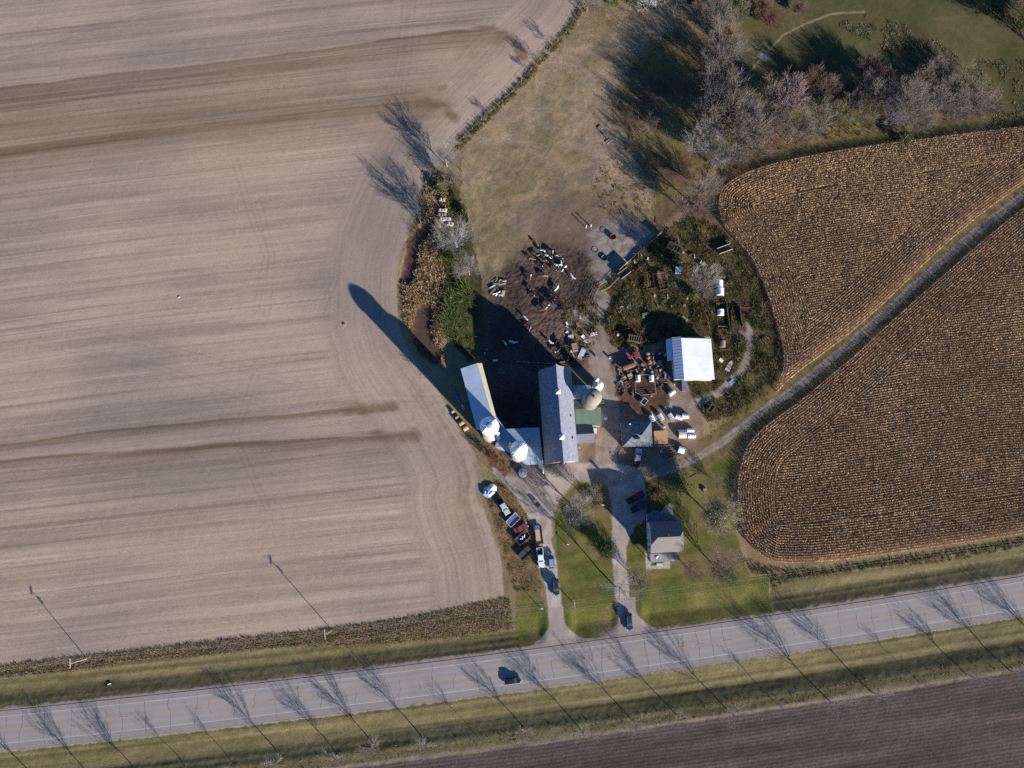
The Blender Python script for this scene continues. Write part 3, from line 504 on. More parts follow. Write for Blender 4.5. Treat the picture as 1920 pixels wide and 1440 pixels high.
# ------------------------------------------------------------------ standing corn
def corn(name, poly, inner_dir, label, seed, band=15):
    r = np.random.default_rng(seed); P = []
    n = len(poly); area = sum(poly[i][0]*poly[(i+1) % n][1]-poly[(i+1) % n][0]*poly[i][1] for i in range(n)); sgn = 1 if area > 0 else -1
    nxt = np.roll(poly, -1, 0); L_ = np.hypot(*(nxt-poly).T)
    for k in range(band):
        d = .35+k*.76
        for i in range(n):
            a, b = poly[i], nxt[i]; m = max(1, int(L_[i]/.27)); t = (np.arange(m)+r.random(m)*.5)/m; q = a+(b-a)*t[:, None]
            ta = (b-poly[i-1]); tb = (nxt[(i+1) % n]-a); T_ = ta/np.hypot(*ta)*(1-t[:, None])+tb/np.hypot(*tb)*t[:, None]; T_ = T_/np.hypot(T_[:, 0], T_[:, 1])[:, None]
            q = q+np.stack([-T_[:, 1], T_[:, 0]], 1)*sgn*d
            q = q[(sdf(q[:, 0], q[:, 1], poly) > d-.22)]; P.append(q)
    lo = poly.min(0); hi = poly.max(0); c, s_ = math.cos(inner_dir), math.sin(inner_dir); R_ = np.hypot(*(hi-lo))/2+5; ctr = (lo+hi)/2
    for v in np.arange(-R_, R_, .76):
        u = np.arange(-R_, R_, .27)+r.uniform(0, .27); wob = (vnoise(u/18, np.full_like(u, v/25), 3)-.5)*1.2
        q = np.stack([ctr[0]+u*c-(v+wob)*s_, ctr[1]+u*s_+(v+wob)*c], 1); q = q[sdf(q[:, 0], q[:, 1], poly) > band*.76+.1]; P.append(q)
    P = np.concatenate(P); P = P+r.normal(0, .045, P.shape); thin = fbm(P[:, 0]/7, P[:, 1]/7, 4, 3)
    P = P[r.random(len(P)) > np.clip((.42-thin)*2.0, 0, .3)]
    nP = len(P); nb = 7; kn = nP*nb; z0 = np.repeat(zat(P[:, 0], P[:, 1]), nb); base = np.repeat(P, nb, 0); H = np.repeat(r.uniform(1.5, 2.15, nP), nb)
    a = r.uniform(0, 2*math.pi, kn); d = np.stack([np.cos(a), np.sin(a)], 1); nr = np.stack([-d[:, 1], d[:, 0]], 1); hz = H*r.uniform(.25, .98, kn); ln = r.uniform(.14, .35, kn)[:, None]; wd = r.uniform(.035, .07, kn)[:, None]
    V = np.zeros((kn, 4, 3), np.float32); V[:, 0, :2] = base-nr*wd; V[:, 1, :2] = base+nr*wd; V[:, 2, :2] = base+d*ln+nr*wd*.7; V[:, 3, :2] = base+d*ln-nr*wd*.7
    V[:, 0, 2] = V[:, 1, 2] = z0+hz; V[:, 2, 2] = V[:, 3, 2] = z0+hz-.05-ln[:, 0]*r.uniform(0, 1.1, kn)
    gold = np.array([lin(*q) for q in [(178, 150, 112), (200, 173, 133), (159, 127, 91), (138, 108, 79), (190, 159, 119)]])
    tone = 1.05+.85*fbm(P[:, 0]/16, P[:, 1]/9, 6, 3)
    cc = gold[r.integers(0, 5, nP)]*tone[:, None]; cc = np.repeat(np.repeat(cc, nb, 0)[:, None], 4, 1)*r.uniform(.8, 1.15, (kn, 1, 1))
    sx = np.zeros((nP, 4, 3), np.float32); off = np.array([[-.018, -.018], [.018, .018]])
    sx[:, 0, :2] = P+off[0]; sx[:, 1, :2] = P+off[1]; sx[:, 2, :2] = P+off[1]; sx[:, 3, :2] = P+off[0]; zz = zat(P[:, 0], P[:, 1]); sx[:, 0, 2] = sx[:, 1, 2] = zz-.02; sx[:, 2, 2] = sx[:, 3, 2] = zz+H[::nb]
    V = np.concatenate([V.reshape(-1, 3), sx.reshape(-1, 3)]); cc = np.concatenate([cc.reshape(-1, 3), np.repeat(gold[2][None]*.9, nP*4, 0)])
    return tag(link(name, mesh_np(name, V, np.arange(len(V)).reshape(-1, 4), cc), M_corn), label, 'corn', kind='stuff')
a = G(1560, 300); b = G(1880, 250); corn('standing_corn', O_corn1, math.atan2(b[1]-a[1], b[0]-a[0]), 'standing dry brown corn in rows in the upper field above the lane', 21)
a = G(1500, 1050); b = G(1880, 1000); corn('standing_corn', O_corn2, math.atan(RC[1])+.01, 'standing dry brown corn in rows in the lower field below the lane', 22)
# ------------------------------------------------------------------ trees
def seg_mesh(A, B, r0, r1, n=3):
    A = np.array(A); B = np.array(B); r0 = np.array(r0)[:, None]; r1 = np.array(r1)[:, None]; k = len(A)
    d = B-A; d /= np.linalg.norm(d, axis=1)[:, None]+1e-9; up = np.where(np.abs(d[:, 2:3]) > .9, np.array([[1., 0, 0]]), np.array([[0, 0, 1.]])); u = np.cross(d, up); u /= np.linalg.norm(u, axis=1)[:, None]; v = np.cross(d, u)
    V = np.zeros((k, 2*n, 3), np.float32)
    for i in range(n):
        c, s_ = math.cos(2*math.pi*i/n), math.sin(2*math.pi*i/n); V[:, i] = A+(u*c+v*s_)*r0; V[:, n+i] = B+(u*c+v*s_)*r1
    F_ = np.array([[i, (i+1) % n, n+(i+1) % n, n+i] for i in range(n)]); F_ = (F_[None]+(np.arange(k)*2*n)[:, None, None]).reshape(-1, 4)
    return V.reshape(-1, 3), F_
def bare_tree(seed, H=10., R_=3., tf=.3, limbs=7, kids=2, tw=3, rt=.2, twr=.016, up=.55, upright=False):
    """returns (trunk mesh arrays, crown mesh arrays) of a leafless tree of height H and crown radius R_"""
    r = random.Random(seed); TR = []; CRN = []
    th = H*tf; p = Vector((0, 0, -.2)); q = Vector((r.uniform(-.1, .1), r.uniform(-.1, .1), th*.55)); e = Vector((r.uniform(-.2, .2), r.uniform(-.2, .2), th))
    TR += [(p, q, rt*1.15, rt*.9), (q, e, rt*.9, rt*.72)]
    top = Vector((e.x+r.uniform(-.3, .3), e.y+r.uniform(-.3, .3), H*.7)); TR.append((e, top, rt*.72, rt*.3))
    def rdir(d, ang):
        ax = Vector((r.gauss(0, 1), r.gauss(0, 1), r.gauss(0, 1))).cross(d); ax = ax.normalized() if ax.length > .01 else Vector((1, 0, 0))
        return (d*math.cos(ang)+ax*math.sin(ang)).normalized()
    def grow(p, d, L_, rr, lev):
        n = 4 if lev == 0 else 3
        for i in range(n):
            d = (d+Vector((r.gauss(0, .10), r.gauss(0, .10), r.gauss(.03, .05)+(.05 if lev else 0)))).normalized()
            q = p+d*(L_/n); r2 = rr*.76; CRN.append((p, q, rr, r2)); rr = r2; p = q
            if lev < 2:
                for _ in range(kids if lev == 0 else tw):
                    dd = rdir(d, r.uniform(.4, .95)); dd.z = dd.z*.8+up*.25; grow(p, dd.normalized(), L_*r.uniform(.38, .58), max(rr*.6, twr), lev+1)
        if lev < 2: grow(p, rdir(d, .2), L_*.4, max(rr, twr), lev+1)
    for i in range(limbs):
        a = 2*math.pi*(i+r.uniform(-.3, .3))/limbs; z = th+(H*.7-th)*(i/limbs)**1.1; reach = R_*(1-.35*i/limbs); rise = (H-z)*r.uniform(.62, .95)
        t = (z-th)/(H*.7-th+1e-6); o = e.lerp(top, t); v = Vector((math.cos(a)*reach, math.sin(a)*reach, rise)); grow(o, v.normalized(), v.length*.82, rt*r.uniform(.32, .5), 0)
    f = lambda S_, n: seg_mesh([tuple(s_[0]) for s_ in S_], [tuple(s_[1]) for s_ in S_], [s_[2] for s_ in S_], [s_[3] for s_ in S_], n)
    return f(TR, 7), f(CRN, 3)
M_bark = mat('grey_bark', (1, 1, 1), .9, ns=2.5, na=.18, oc=True)
M_leaf = mat('foliage', rough=.85, attr=True, oc=True, transl=.3)
def tree_meshes(nm, *a, **k):
    (v, f), (cv, cf) = bare_tree(*a, **k); return (mesh_np(nm+'_trunk', v, f), mesh_np(nm+'_crown', cv, cf))
V_road = [tree_meshes('roadside', 100+i, 10.4, 3.1+.5*(i % 3), .26+.03*(i % 4), 7+i % 3, 2, 3, .16, .017, .9) for i in range(7)]
V_sap = [tree_meshes('sapling', 120+i, 7.6, 1.3, .45, 4, 2, 2, .09, .012, .9) for i in range(2)]
V_big = [tree_meshes('spreading', 140+i, 12.0, 5.9, .2, 10, 4, 3, .3, .026, .4) for i in range(4)]
V_dense = [tree_meshes('dense', 160+i, 10.0, 5.0, .12, 13, 4, 3, .18, .03, .7) for i in range(4)]
V_bush = [tree_meshes('bush', 180+i, 3.6, 2.0, .06, 9, 2, 3, .05, .016, .7) for i in range(3)]
def leaf_mesh(nm, seed, rx, rz, zc, nc, per, size, hollow=.55, lumps=.5):
    r = np.random.default_rng(seed); c = r.normal(0, 1, (nc, 3)); c /= np.linalg.norm(c, axis=1)[:, None]; c *= (r.uniform(hollow, 1, nc))[:, None]; c *= np.array([rx, rx, rz])*(1-lumps*.35); c[:, 2] += zc
    P = np.repeat(c, per, 0)+r.normal(0, 1, (nc*per, 3))*np.array([rx, rx, rz*.8])*lumps*.36; P = P[P[:, 2] > .1]; k = len(P)
    n = r.normal(0, 1, (k, 3)); n /= np.linalg.norm(n, axis=1)[:, None]; u = np.cross(n, r.normal(0, 1, (k, 3))); u /= np.linalg.norm(u, axis=1)[:, None]; v = np.cross(n, u); s_ = size*r.uniform(.6, 1.3, (k, 1))
    V = np.stack([P-u*s_, P-v*s_*.6, P+u*s_, P+v*s_*.6], 1); t = np.repeat(r.uniform(.7, 1.25, nc), per)[:k] if False else r.uniform(.65, 1.3, k)
    return mesh_np(nm, V.reshape(-1, 3), np.arange(4*k).reshape(-1, 4), np.repeat(np.repeat(t[:, None], 3, 1), 4, 0))
L_round = [leaf_mesh('round_crown', 200+i, 3.6, 3.0, 5.4, 70, 60, .17) for i in range(3)]
L_bush = [leaf_mesh('bush_crown', 210+i, 1.6, 1.1, 1.1, 26, 42, .14) for i in range(3)]
L_willow = leaf_mesh('willow_crown', 220, 5.4, 5.2, 8.5, 260, 70, .15, .3, .45)
L_conifer = leaf_mesh('conifer_crown', 230, 2.3, 2.7, 3.0, 70, 70, .15, .2)
ctrunk = {}
def small_trunk(h, r):
    if (h, r) not in ctrunk: v, f = seg_mesh([(0, 0, -.2), (0, 0, h*.5)], [(0, 0, h*.5), (.1, 0, h)], [r, r*.8], [r*.8, r*.45], 7); ctrunk[(h, r)] = mesh_np('trunk', v, f)
    return ctrunk[(h, r)]
GREY = (.17, .148, .125); WARM = (.195, .155, .118); PALE = (.235, .22, .20); PINK = (.185, .130, .108); OLIV = (.17, .155, .085)
TR_ = random.Random(77)
def tree(px, py, var, color, label, cat='tree', group=None, sc=1.0, name='bare_tree', scz=None, leaves=None, lcolor=None, trunkc=None, rz=None):
    """a tree whose trunk stands at the ground point seen at (px, py)"""
    x, y = G(px, py); t = thing(name, label, cat, (x, y, float(zat(x, y))), TR_.uniform(0, 6.28) if rz is None else rz, group); t.scale = (sc, sc, scz or sc)
    if var is not None:
        a = link('trunk', var[0], M_bark, t); a.color = (*(trunkc or color), 1)
        b = link('branches' if leaves else 'crown', var[1], M_bark, t); b.color = (*color, 1)
    if leaves is not None:
        if var is None: a = link('trunk', small_trunk(3.0, .16), M_bark, t); a.color = (.16, .12, .09, 1)
        c = link('crown', leaves, M_leaf, t); c.color = (*lcolor, 1)
    return t
ORD = ['first', 'second', 'third', 'fourth', 'fifth', 'sixth', 'seventh', 'eighth', 'ninth', 'tenth', 'eleventh', 'twelfth', 'thirteenth', 'fourteenth', 'fifteenth', 'sixteenth', 'seventeenth', 'eighteenth', 'nineteenth', 'twentieth', 'twenty-first', 'twenty-second', 'twenty-third', 'twenty-fourth', 'twenty-fifth', 'twenty-sixth', 'twenty-seventh', 'twenty-eighth', 'twenty-ninth', 'thirtieth']
row = [(75, 1480), (175, 1470), (268, 1467), (433, 1430, 's'), (347, 1440, 's'), (527, 1421), (632, 1415), (700, 1396), (797, 1390), (900, 1388, 's'), (983, 1366), (1093, 1372), (1187, 1352), (1268, 1340), (1363, 1330), (1453, 1317, 's'), (1553, 1312), (1633, 1297), (1723, 1279, 's'), (1813, 1265), (1893, 1257), (1990, 1240)]
row.sort(); big_i = 0; sap_i = 0
for q in row:
    if len(q) == 3:
        tree(q[0], q[1], V_sap[sap_i % 2], WARM, f'slim bare sapling, {ORD[sap_i]} from left among the saplings of the roadside row', group='saplings in the roadside row', sc=TR_.uniform(.9, 1.1), name='bare_sapling'); sap_i += 1
    else:
        tree(q[0], q[1], V_road[big_i % 7], (.27, .21, .19) if big_i % 3 else (.24, .205, .19), f'leafless vase-shaped tree beside the ploughed field, {ORD[big_i]} from left in the roadside row', group='bare trees in the roadside row', sc=TR_.uniform(.82, 1.15), name='roadside_tree'); big_i += 1
# farmstead trees
tree(1078, 955, V_big[0], PALE, 'sprawling bare grey tree on the lawn between the two driveways', sc=.85)
tree(1104, 940, V_dense[1], WARM, 'brownish bare tree close behind the grey one on the drive island', sc=.75)
tree(1152, 1098, V_road[1], PALE, 'tall bare tree leaning over the east driveway near the evergreen', sc=1.45)
tree(1192, 1086, V_dense[2], PINK, 'small pinkish bare tree on the lawn right of the east driveway', sc=.6)
tree(1333, 968, V_big[1], (.26, .22, .14), 'big pale yellow willow between the house and the corn', leaves=L_willow, lcolor=(.30, .26, .14), name='willow_tree', sc=1.0)
tree(1343, 1064, V_dense[0], WARM, 'round orange-brown bare tree on the lawn below the willow', sc=1.05)
tree(1291, 1066, V_dense[3], PINK, 'smaller reddish bare tree right of the front walk', sc=.6)
tree(1134, 1030, None, GREY, 'round dark green evergreen beside the east driveway', leaves=L_conifer, lcolor=(.055, .085, .035), name='evergreen_tree', sc=1.25)
tree(1226, 926, V_bush[1], (.2, .13, .09), 'dark bushy tree with rusty top beside the parked pickups', leaves=L_conifer, lcolor=(.12, .085, .05), name='bushy_tree', sc=1.15, scz=1.15)
tree(1118, 938, None, GREY, 'low evergreen shrub in the shade on the drive island', 'shrub', leaves=L_bush[0], lcolor=(.05, .07, .035), name='evergreen_shrub', sc=1.2)
tree(1342, 905, V_bush[0], WARM, 'small bare shrub on the lawn above the willow', 'shrub', name='bare_shrub')
tree(1308, 540, V_dense[2], (.27, .23, .19), 'wide bare brown tree in the middle of the scrapyard', sc=1.0)
tree(1300, 556, None, GREY, 'yellow-green bush at the foot of the scrapyard tree', 'shrub', leaves=L_bush[1], lcolor=(.17, .17, .05), name='green_shrub', sc=1.3)
tree(1238, 524, V_bush[1], (.24, .16, .12), 'brown brush growing out of the right rusty trough', 'shrub', name='bare_shrub')
tree(1072, 600, V_bush[2], PINK, 'leafless pinkish brush beside the scrap heap of the cattle lot', 'shrub', name='bare_shrub', sc=1.4)
# fence row along the pasture
tree(838, 312, V_big[2], PALE, 'bare grey tree at the top of the reed bed, beside the tilled field', sc=.78)
tree(846, 345, V_dense[0], WARM, 'brown bare tree just below the uppermost grey tree of the reed bed', sc=.65)
tree(856, 462, V_big[3], (.25, .24, .23), 'white-barked bare tree beside the stack of old bales', sc=.98)
tree(880, 515, V_big[1], PALE, 'thin grey bare tree left of the lumber heap', sc=.72)
tree(790, 420, V_sap[0], WARM, 'tall slim bare tree leaning at the field edge over the creek', sc=1.35)
for i, (a, b, sc, lb) in enumerate([(1003, 114, .9, 'bare fence-row bush nearest the curved end of the dark field band'), (915, 214, .6, 'little fence-row bush at the middle of the pasture boundary'), (985, 130, .55, 'tiny bush just below the curved field band on the fence row'), (1030, 80, .8, 'bare bush high up the pasture fence row'), (822, 352, 1.1, 'dark leafy bush below the grey tree beside the tilled field'), (868, 400, .9, 'green bush right of the stacked old bales')]):
    if i > 3: tree(a, b, None, GREY, lb, 'bush', leaves=L_bush[i % 3], lcolor=(.06, .085, .03), name='green_bush', sc=sc*1.2)
    else: tree(a, b, V_bush[i % 3], GREY, lb, 'bush', name='bare_bush', sc=sc*1.1)
tree(1100, 22, V_big[0], GREY, 'gnarled bare tree at the top where field and pasture meet', sc=.8)
tree(1078, 12, V_dense[1], GREY, 'bare bush-like tree on the field edge at the very top', sc=.8)
tree(800, 700, V_bush[0], WARM, 'low bare bush at the tip of the long silo shadow', 'bush', name='bare_bush')
for i, (a, b, sc) in enumerate([(930, 868, 1.0), (915, 852, .8), (946, 882, .9)]):
    tree(a, b, V_bush[i], (.25, .13, .08), 'rusty leafless bush, %s of three below the tall white silo' % ['middle', 'topmost', 'lowest'][i], 'bush', name='rusty_bush', sc=sc*1.1, group='rusty bushes by the silo')
# the wood
W = [
 (1338, 122, 'big', GREY, 1.0, 'wide grey bare tree standing apart above the wood'), (1352, 128, 'dense', GREY, .7, 'grey bare tree behind the wide one above the wood'), (1322, 128, 'dense', PALE, .6, 'pale small bare tree left of the wide one above the wood'),
 (1342, 195, 'big', GREY, .92, 'tall grey bare tree at the upper left tip of the wood'), (1320, 240, 'big', GREY, .95, 'grey bare tree at the left edge of the wood'), (1350, 262, 'dense', WARM, 1.1, 'brownish bare tree inside the left end of the wood'),
 (1310, 285, 'dense', PALE, 1.0, 'pale bare tree at the lower left edge of the wood'), (1378, 245, 'big', GREY, .95, 'large grey bare tree left of the pink oak'), (1392, 290, 'dense', WARM, 1.05, 'bare tree left of the small orange tree'),
 (1365, 305, 'dense', GREY, 1.0, 'grey bare tree at the lower left corner of the wood, near the corn'), (1338, 315, 'dense', PALE, .7, 'pale bare bush-like tree at the bottom left of the wood'), (1415, 262, 'dense', GREY, .9, 'bare tree directly under the pink oak'), (1352, 222, 'dense', GREY, .9, 'bare grey tree between the upper tip and the oak'),
 (1300, 385, 'big', WARM, .8, 'lone bare tree between the scrapyard and the corn corner'), (1285, 400, 'dense', PINK, .7, 'pinkish bare tree next to the lone tree at the corn corner'), (1322, 368, 'dense', WARM, .65, 'small bare tree touching the corner of the upper corn field'),
 (1462, 205, 'oak', (.31, .225, .205), 1.1, 'broad pinkish oak that still holds its leaves'), (1446, 228, 'oak', (.28, .20, .19), .75, 'lower left lobe of pinkish leaves, a smaller oak'),
 (1520, 168, 'leaf', (.18, .11, .08), .8, 'red-brown leafy tree right of the pink oak'), (1543, 180, 'dense', PINK, .6, 'pink bare tree right of the red-brown leafy tree'),
 (1619, 146, 'leaf', (.19, .115, .09), .75, 'rust-red tree that stands highest on the upper edge of the wood'), (1652, 152, 'leaf', (.27, .16, .12), .5, 'small rust-red tree right of the highest red one'), (1578, 180, 'leaf', (.24, .12, .09), .5, 'small dark red tree in the middle of the wood'),
 (1555, 196, 'leaf', (.27, .15, .10), .5, 'small orange-brown tree below the dark red one'), (1582, 200, 'leaf', (.26, .16, .13), .42, 'tiny reddish tree beside the orange-brown one'),
 (1505, 250, 'dense', GREY, .95, 'grey bare tree below the red-brown leafy tree'), (1478, 268, 'dense', WARM, .85, 'brownish bare tree on the lower rim left of the green bushes'), (1540, 225, 'dense', OLIV, .7, 'olive bushy tree in the lower middle of the wood'), (1562, 240, 'dense', OLIV, .7, 'olive bushy tree on the grass rim of the wood'),
 (1570, 216, 'leaf', (.21, .21, .07), .5, 'bright yellow-green small tree near the grass rim'), (1605, 235, 'dense', OLIV, .7, 'greyish green bushy tree right of the yellow-green one'), (1625, 215, 'leaf', (.20, .20, .08), .4, 'second yellow-green small tree further right'),
 (1640, 205, 'dense', GREY, .8, 'grey bare tree in the right half of the wood'), (1655, 232, 'dense', (.20, .185, .18), .85, 'silvery grey bare tree on the lower rim beside the round bush'), (1688, 215, 'dense', WARM, .95, 'brown bare tree above the round bush of the corn edge'), (1680, 180, 'dense', PINK, .6, 'pinkish bare tree below the small rust-red tree'),
 (1700, 190, 'dense', GREY, .8, 'grey bare tree right of centre in the wood'), (1718, 165, 'dense', PINK, .8, 'pinkish grey bare tree at the upper right rim'), (1735, 205, 'dense', GREY, 1.0, 'large grey bare tree in the right part of the wood'), (1745, 150, 'dense', WARM, .9, 'bare brown tree bordering the meadow weeds'), (1770, 185, 'dense', WARM, 1.0, 'bare brown tree near the right end of the wood'),
 (1775, 215, 'dense', GREY, .9, 'grey bare tree on the lower rim near the right end'), (1800, 165, 'dense', OLIV, .9, 'olive grey bare tree at the upper right end'), (1805, 200, 'dense', WARM, 1.0, 'warm grey bare tree second from the right end'), (1838, 205, 'dense', PINK, .9, 'pinkish bare tree at the right end of the wood'), (1712, 232, 'dense', GREY, .8, 'low grey bare tree over the grass rim, right of the round bush'),
 (1590, 205, 'dense', GREY, .6, 'thin grey bare tree between the tiny red tree and the rim'), (1618, 185, 'dense', GREY, .75, 'grey bare tree below the highest red tree'), (1430, 240, 'dense', WARM, .8, 'brown bare tree left of the rim under the oak'), (1760, 130, 'dense', PINK, .7, 'pink bare tree at the top rim beside the weeds'),
 (1443, 272, 'leaf', (.27, .09, .04), .34, 'small bright orange tree on the lower rim of the wood'), (1814, 185, 'leaf', (.20, .20, .07), .35, 'small green bush among the bare trees of the right end'),
 # top of the picture
 (1215, 22, 'bush', (.36, .35, .30), 2.6, 'pale greenish thicket at the top, right of the yellow brush'), (1262, 25, 'dense', PALE, .6, 'pale sage bush at the top edge of the pasture'), (1335, 60, 'dense', GREY, .8, 'grey bare tree above the cattle trail'), (1310, 45, 'dense', (.2, .14, .13), .7, 'dark maroon bare tree at the top'), (1360, 80, 'leaf', (.30, .19, .09), .6, 'orange-brown leafy bush left of the trail'),
 (1345, 25, 'dense', GREY, .7, 'grey bare tree at the top edge above the orange bush'), (1420, 30, 'leaf', (.21, .13, .08), .7, 'rusty brush at the top, left of the trail end'), (1440, 48, 'leaf', (.20, .12, .075), .6, 'rusty bush below the top rusty brush'), (1400, 18, 'leaf', (.24, .17, .08), .6, 'tan leafy bush at the very top'), (1492, 25, 'leaf', (.20, .13, .10), .45, 'solitary dark red bush at the start of the trail'),
 (1180, 8, 'leaf', (.24, .24, .10), .5, 'yellow-green brush at the top of the pasture'), (1150, 14, 'leaf', (.22, .21, .09), .45, 'yellowish brush at the top left of the pasture'), (1290, 6, 'leaf', (.08, .10, .05), .5, 'dark green bush on the top edge'), (1375, 45, 'dense', OLIV, .7, 'olive bare brush above the orange-brown bush'),
 (1895, 18, 'dense', (.2, .13, .10), 1.1, 'dark brown tree in the upper right corner'), (1925, 35, 'leaf', (.16, .12, .06), .8, 'bronze tree at the right edge of the upper corner'), (1870, 2, 'dense', (.2, .14, .12), 1.0, 'maroon bare tree on the top edge near the right corner'), (1960, 110, 'dense', GREY, 1.2, 'bare tree just past the right edge below the corner'),
 (1690, 265, 'leafb', (.10, .10, .045), 1.5, 'small round olive bush alone on the corn edge'), (1255, 262, 'bush', GREY, 1.2, 'bare bush over the ditch left of the wood'), (1213, 246, 'bush', WARM, 1.4, 'bare bush at the right of the concrete slabs'), (1195, 262, 'bush', (.2, .13, .09), 1.0, 'brown brush below the concrete slabs'), (1370, 425, 'bush', (.27, .12, .08), .8, 'rusty brush between scrapyard and corn')]
for i, (a, b, kd, c, sc, lb) in enumerate(W):
    k = dict(sc=sc*TR_.uniform(1.1, 1.28)); hz = 1.0 if a < 1425 or a > 1850 or b < 90 else .95 if a < 1690 else .5; g = 'trees of the wood' if 1285 <= a <= 1850 and 120 < b < 330 else None
    if kd == 'big': tree(a, b, V_big[i % 4], c, lb, group=g, scz=k['sc']*hz, **k)
    elif kd == 'dense': tree(a, b, V_dense[i % 4], c, lb, group=g, scz=k['sc']*hz, **k)
    elif kd == 'bush': tree(a, b, V_bush[i % 3], c, lb, 'bush', name='bare_bush', **k)
    elif kd == 'leafb': tree(a, b, None, c, lb, 'bush', name='round_bush', leaves=L_bush[0], lcolor=c, **k)
    else: tree(a, b, V_dense[i % 4], tuple(q*.8 for q in c), lb, group=g, name='oak_tree' if kd == 'oak' else 'leafy_tree', leaves=L_round[i % 3], lcolor=c, scz=k['sc']*(.9 if kd == 'oak' else .8)*(.5+.5*hz), **k)
# ------------------------------------------------------------------ buildings
def R3(a, b, h): x, y = G(a, b, h); return (x, y, h)
def angw(p, q): return math.atan2(q[1]-p[1], q[0]-p[0])
def metal_roof(name, rgb, p, q, per=.9, dk=.22, wd=.12, rough=.45):
    a = angw(G(*p), G(*q)); return mat(name, rgb, rough, ns=.35, na=.11, stripe=[(-a, per, dk, wd), (-a+math.pi/2, 4.3, .14, .035)], bs=1.5, bd=.01)
M_whitew = mat('white_siding', lin(225, 225, 225), .6, ns=2, na=.05)
M_creamw = mat('cream_wall', lin(205, 198, 180), .7, ns=1.5, na=.08)  # plain cream base colour
M_redw = mat('weathered_red_boards', lin(120, 58, 46), .85, ns=2, na=.2)
M_greyw = mat('weathered_grey_boards', lin(130, 124, 116), .85, ns=2, na=.2)
M_glass = mat('window_glass', (.03, .04, .05), .12)
M_dark = mat('dark_opening', (.02, .02, .02), .9)
M_trim = mat('white_trim', lin(232, 232, 230), .5)
def inset(pts, d):
    p = np.array([q[:2] for q in pts]); c = p.mean(0); n = len(p); out = []
    ar = sum(p[i][0]*p[(i+1) % n][1]-p[(i+1) % n][0]*p[i][1] for i in range(n)); sg = 1 if ar > 0 else -1
    for i in range(n):
        a = p[i-1]; b = p[i]; e = p[(i+1) % n]; u = (b-a)/np.hypot(*(b-a)); v = (e-b)/np.hypot(*(e-b)); n1 = np.array([-u[1], u[0]])*sg; n2 = np.array([-v[1], v[0]])*sg
        m = n1+n2; m = m/max(.3, (m@n1)); out.append(tuple(b+m*d))
    return out
def building(name, label, cat, centre_px, group=None):
    x, y = G(*centre_px); return thing(name, label, cat, (x, y, 0), 0, group)
def window(parent, a, b, frac, z0, z1, wd, side=1, name='window'):
    """window in the wall running from a to b (world xy), at a fraction of its length; side gives the outward direction"""
    a = np.array(a[:2]); b = np.array(b[:2]); d = (b-a)/np.hypot(*(b-a)); n = np.array([d[1], -d[0]])*side; c = a+(b-a)*frac; rz = math.atan2(d[1], d[0]); p = parent.location
    def bx(mb, w_, h_, t, zc, off): mb.box((c[0]+n[0]*off-p.x, c[1]+n[1]*off-p.y, zc), (w_, t, h_), rz)
    f = MB(); zc = (z0+z1)/2; h = z1-z0
    for sx in (-1, 1): f.box((c[0]+d[0]*sx*(wd/2+.05)+n[0]*.05-p.x, c[1]+d[1]*sx*(wd/2+.05)+n[1]*.05-p.y, zc), (.1, .1, h+.2), rz)
    bx(f, wd, .1, .1, z1+.05, .05); bx(f, wd, .1, .1, z0-.05, .05)
    fo = f.build(name, M_trim, parent); g = MB(); bx(g, wd, h, .05, zc, .03); g.build('pane', M_glass, fo)
def door(parent, a, b, frac, hgt, wd, m, side=1, name='door'):
    a = np.array(a[:2]); b = np.array(b[:2]); d = (b-a)/np.hypot(*(b-a)); n = np.array([d[1], -d[0]])*side; c = a+(b-a)*frac; rz = math.atan2(d[1], d[0]); p = parent.location
    q = MB(); q.box((c[0]+n[0]*.05-p.x, c[1]+n[1]*.05-p.y, hgt/2), (wd, .09, hgt), rz); o = q.build(name, m, parent)
    q = MB(); q.box((c[0]+d[0]*wd*.38+n[0]*.12-p.x, c[1]+d[1]*wd*.38+n[1]*.12-p.y, 1.05), (.12, .05, .04), rz); q.build('handle', M_dark, o)
def gable(name, label, cat, cp, eaves, ridge, mroof, mwall, ov=.35, th=.12, walls='wall'):
    """eaves: NW NE SE SW 3-D corners; ridge: two 3-D points from the west/north end to the other; ridge joins NW-SW side to NE-SE side or N to S"""
    t = building(name, label, cat, cp); nw, ne, se, sw = eaves; r0, r1 = ridge
    q = MB(); q.slab([nw, ne, r1, r0], th); q.build('roof', mroof, t, world=True)
    q = MB(); q.slab([r0, r1, se, sw], th); q.build('roof', mroof, t, world=True)
    b = inset(eaves, ov); q = MB(); hs = [e[2]-th-.04 for e in eaves]; top = [(b[i][0], b[i][1], hs[i]) for i in range(4)]
    for i in range(4):
        j = (i+1) % 4; a_, c_ = b[i], b[j]; pts = [(a_[0], a_[1], -.1), (c_[0], c_[1], -.1), top[j]]
        if i == 1: m = (np.array(b[1])+np.array(b[2]))/2; tt = Vector(r1); k = np.array(b[1]); e = np.array(b[2]); u = (e-k)/np.hypot(*(e-k)); s_ = (np.array(r1[:2])-k)@u; f_ = k+u*s_; pts += [(f_[0], f_[1], r1[2]-th-.1)]
        if i == 3: k = np.array(b[3]); e = np.array(b[0]); u = (e-k)/np.hypot(*(e-k)); s_ = (np.array(r0[:2])-k)@u; f_ = k+u*s_; pts += [(f_[0], f_[1], r0[2]-th-.1)]
        pts += [top[i]]; q.poly(pts)
    q.build(walls, mwall, t, world=True); return t, b
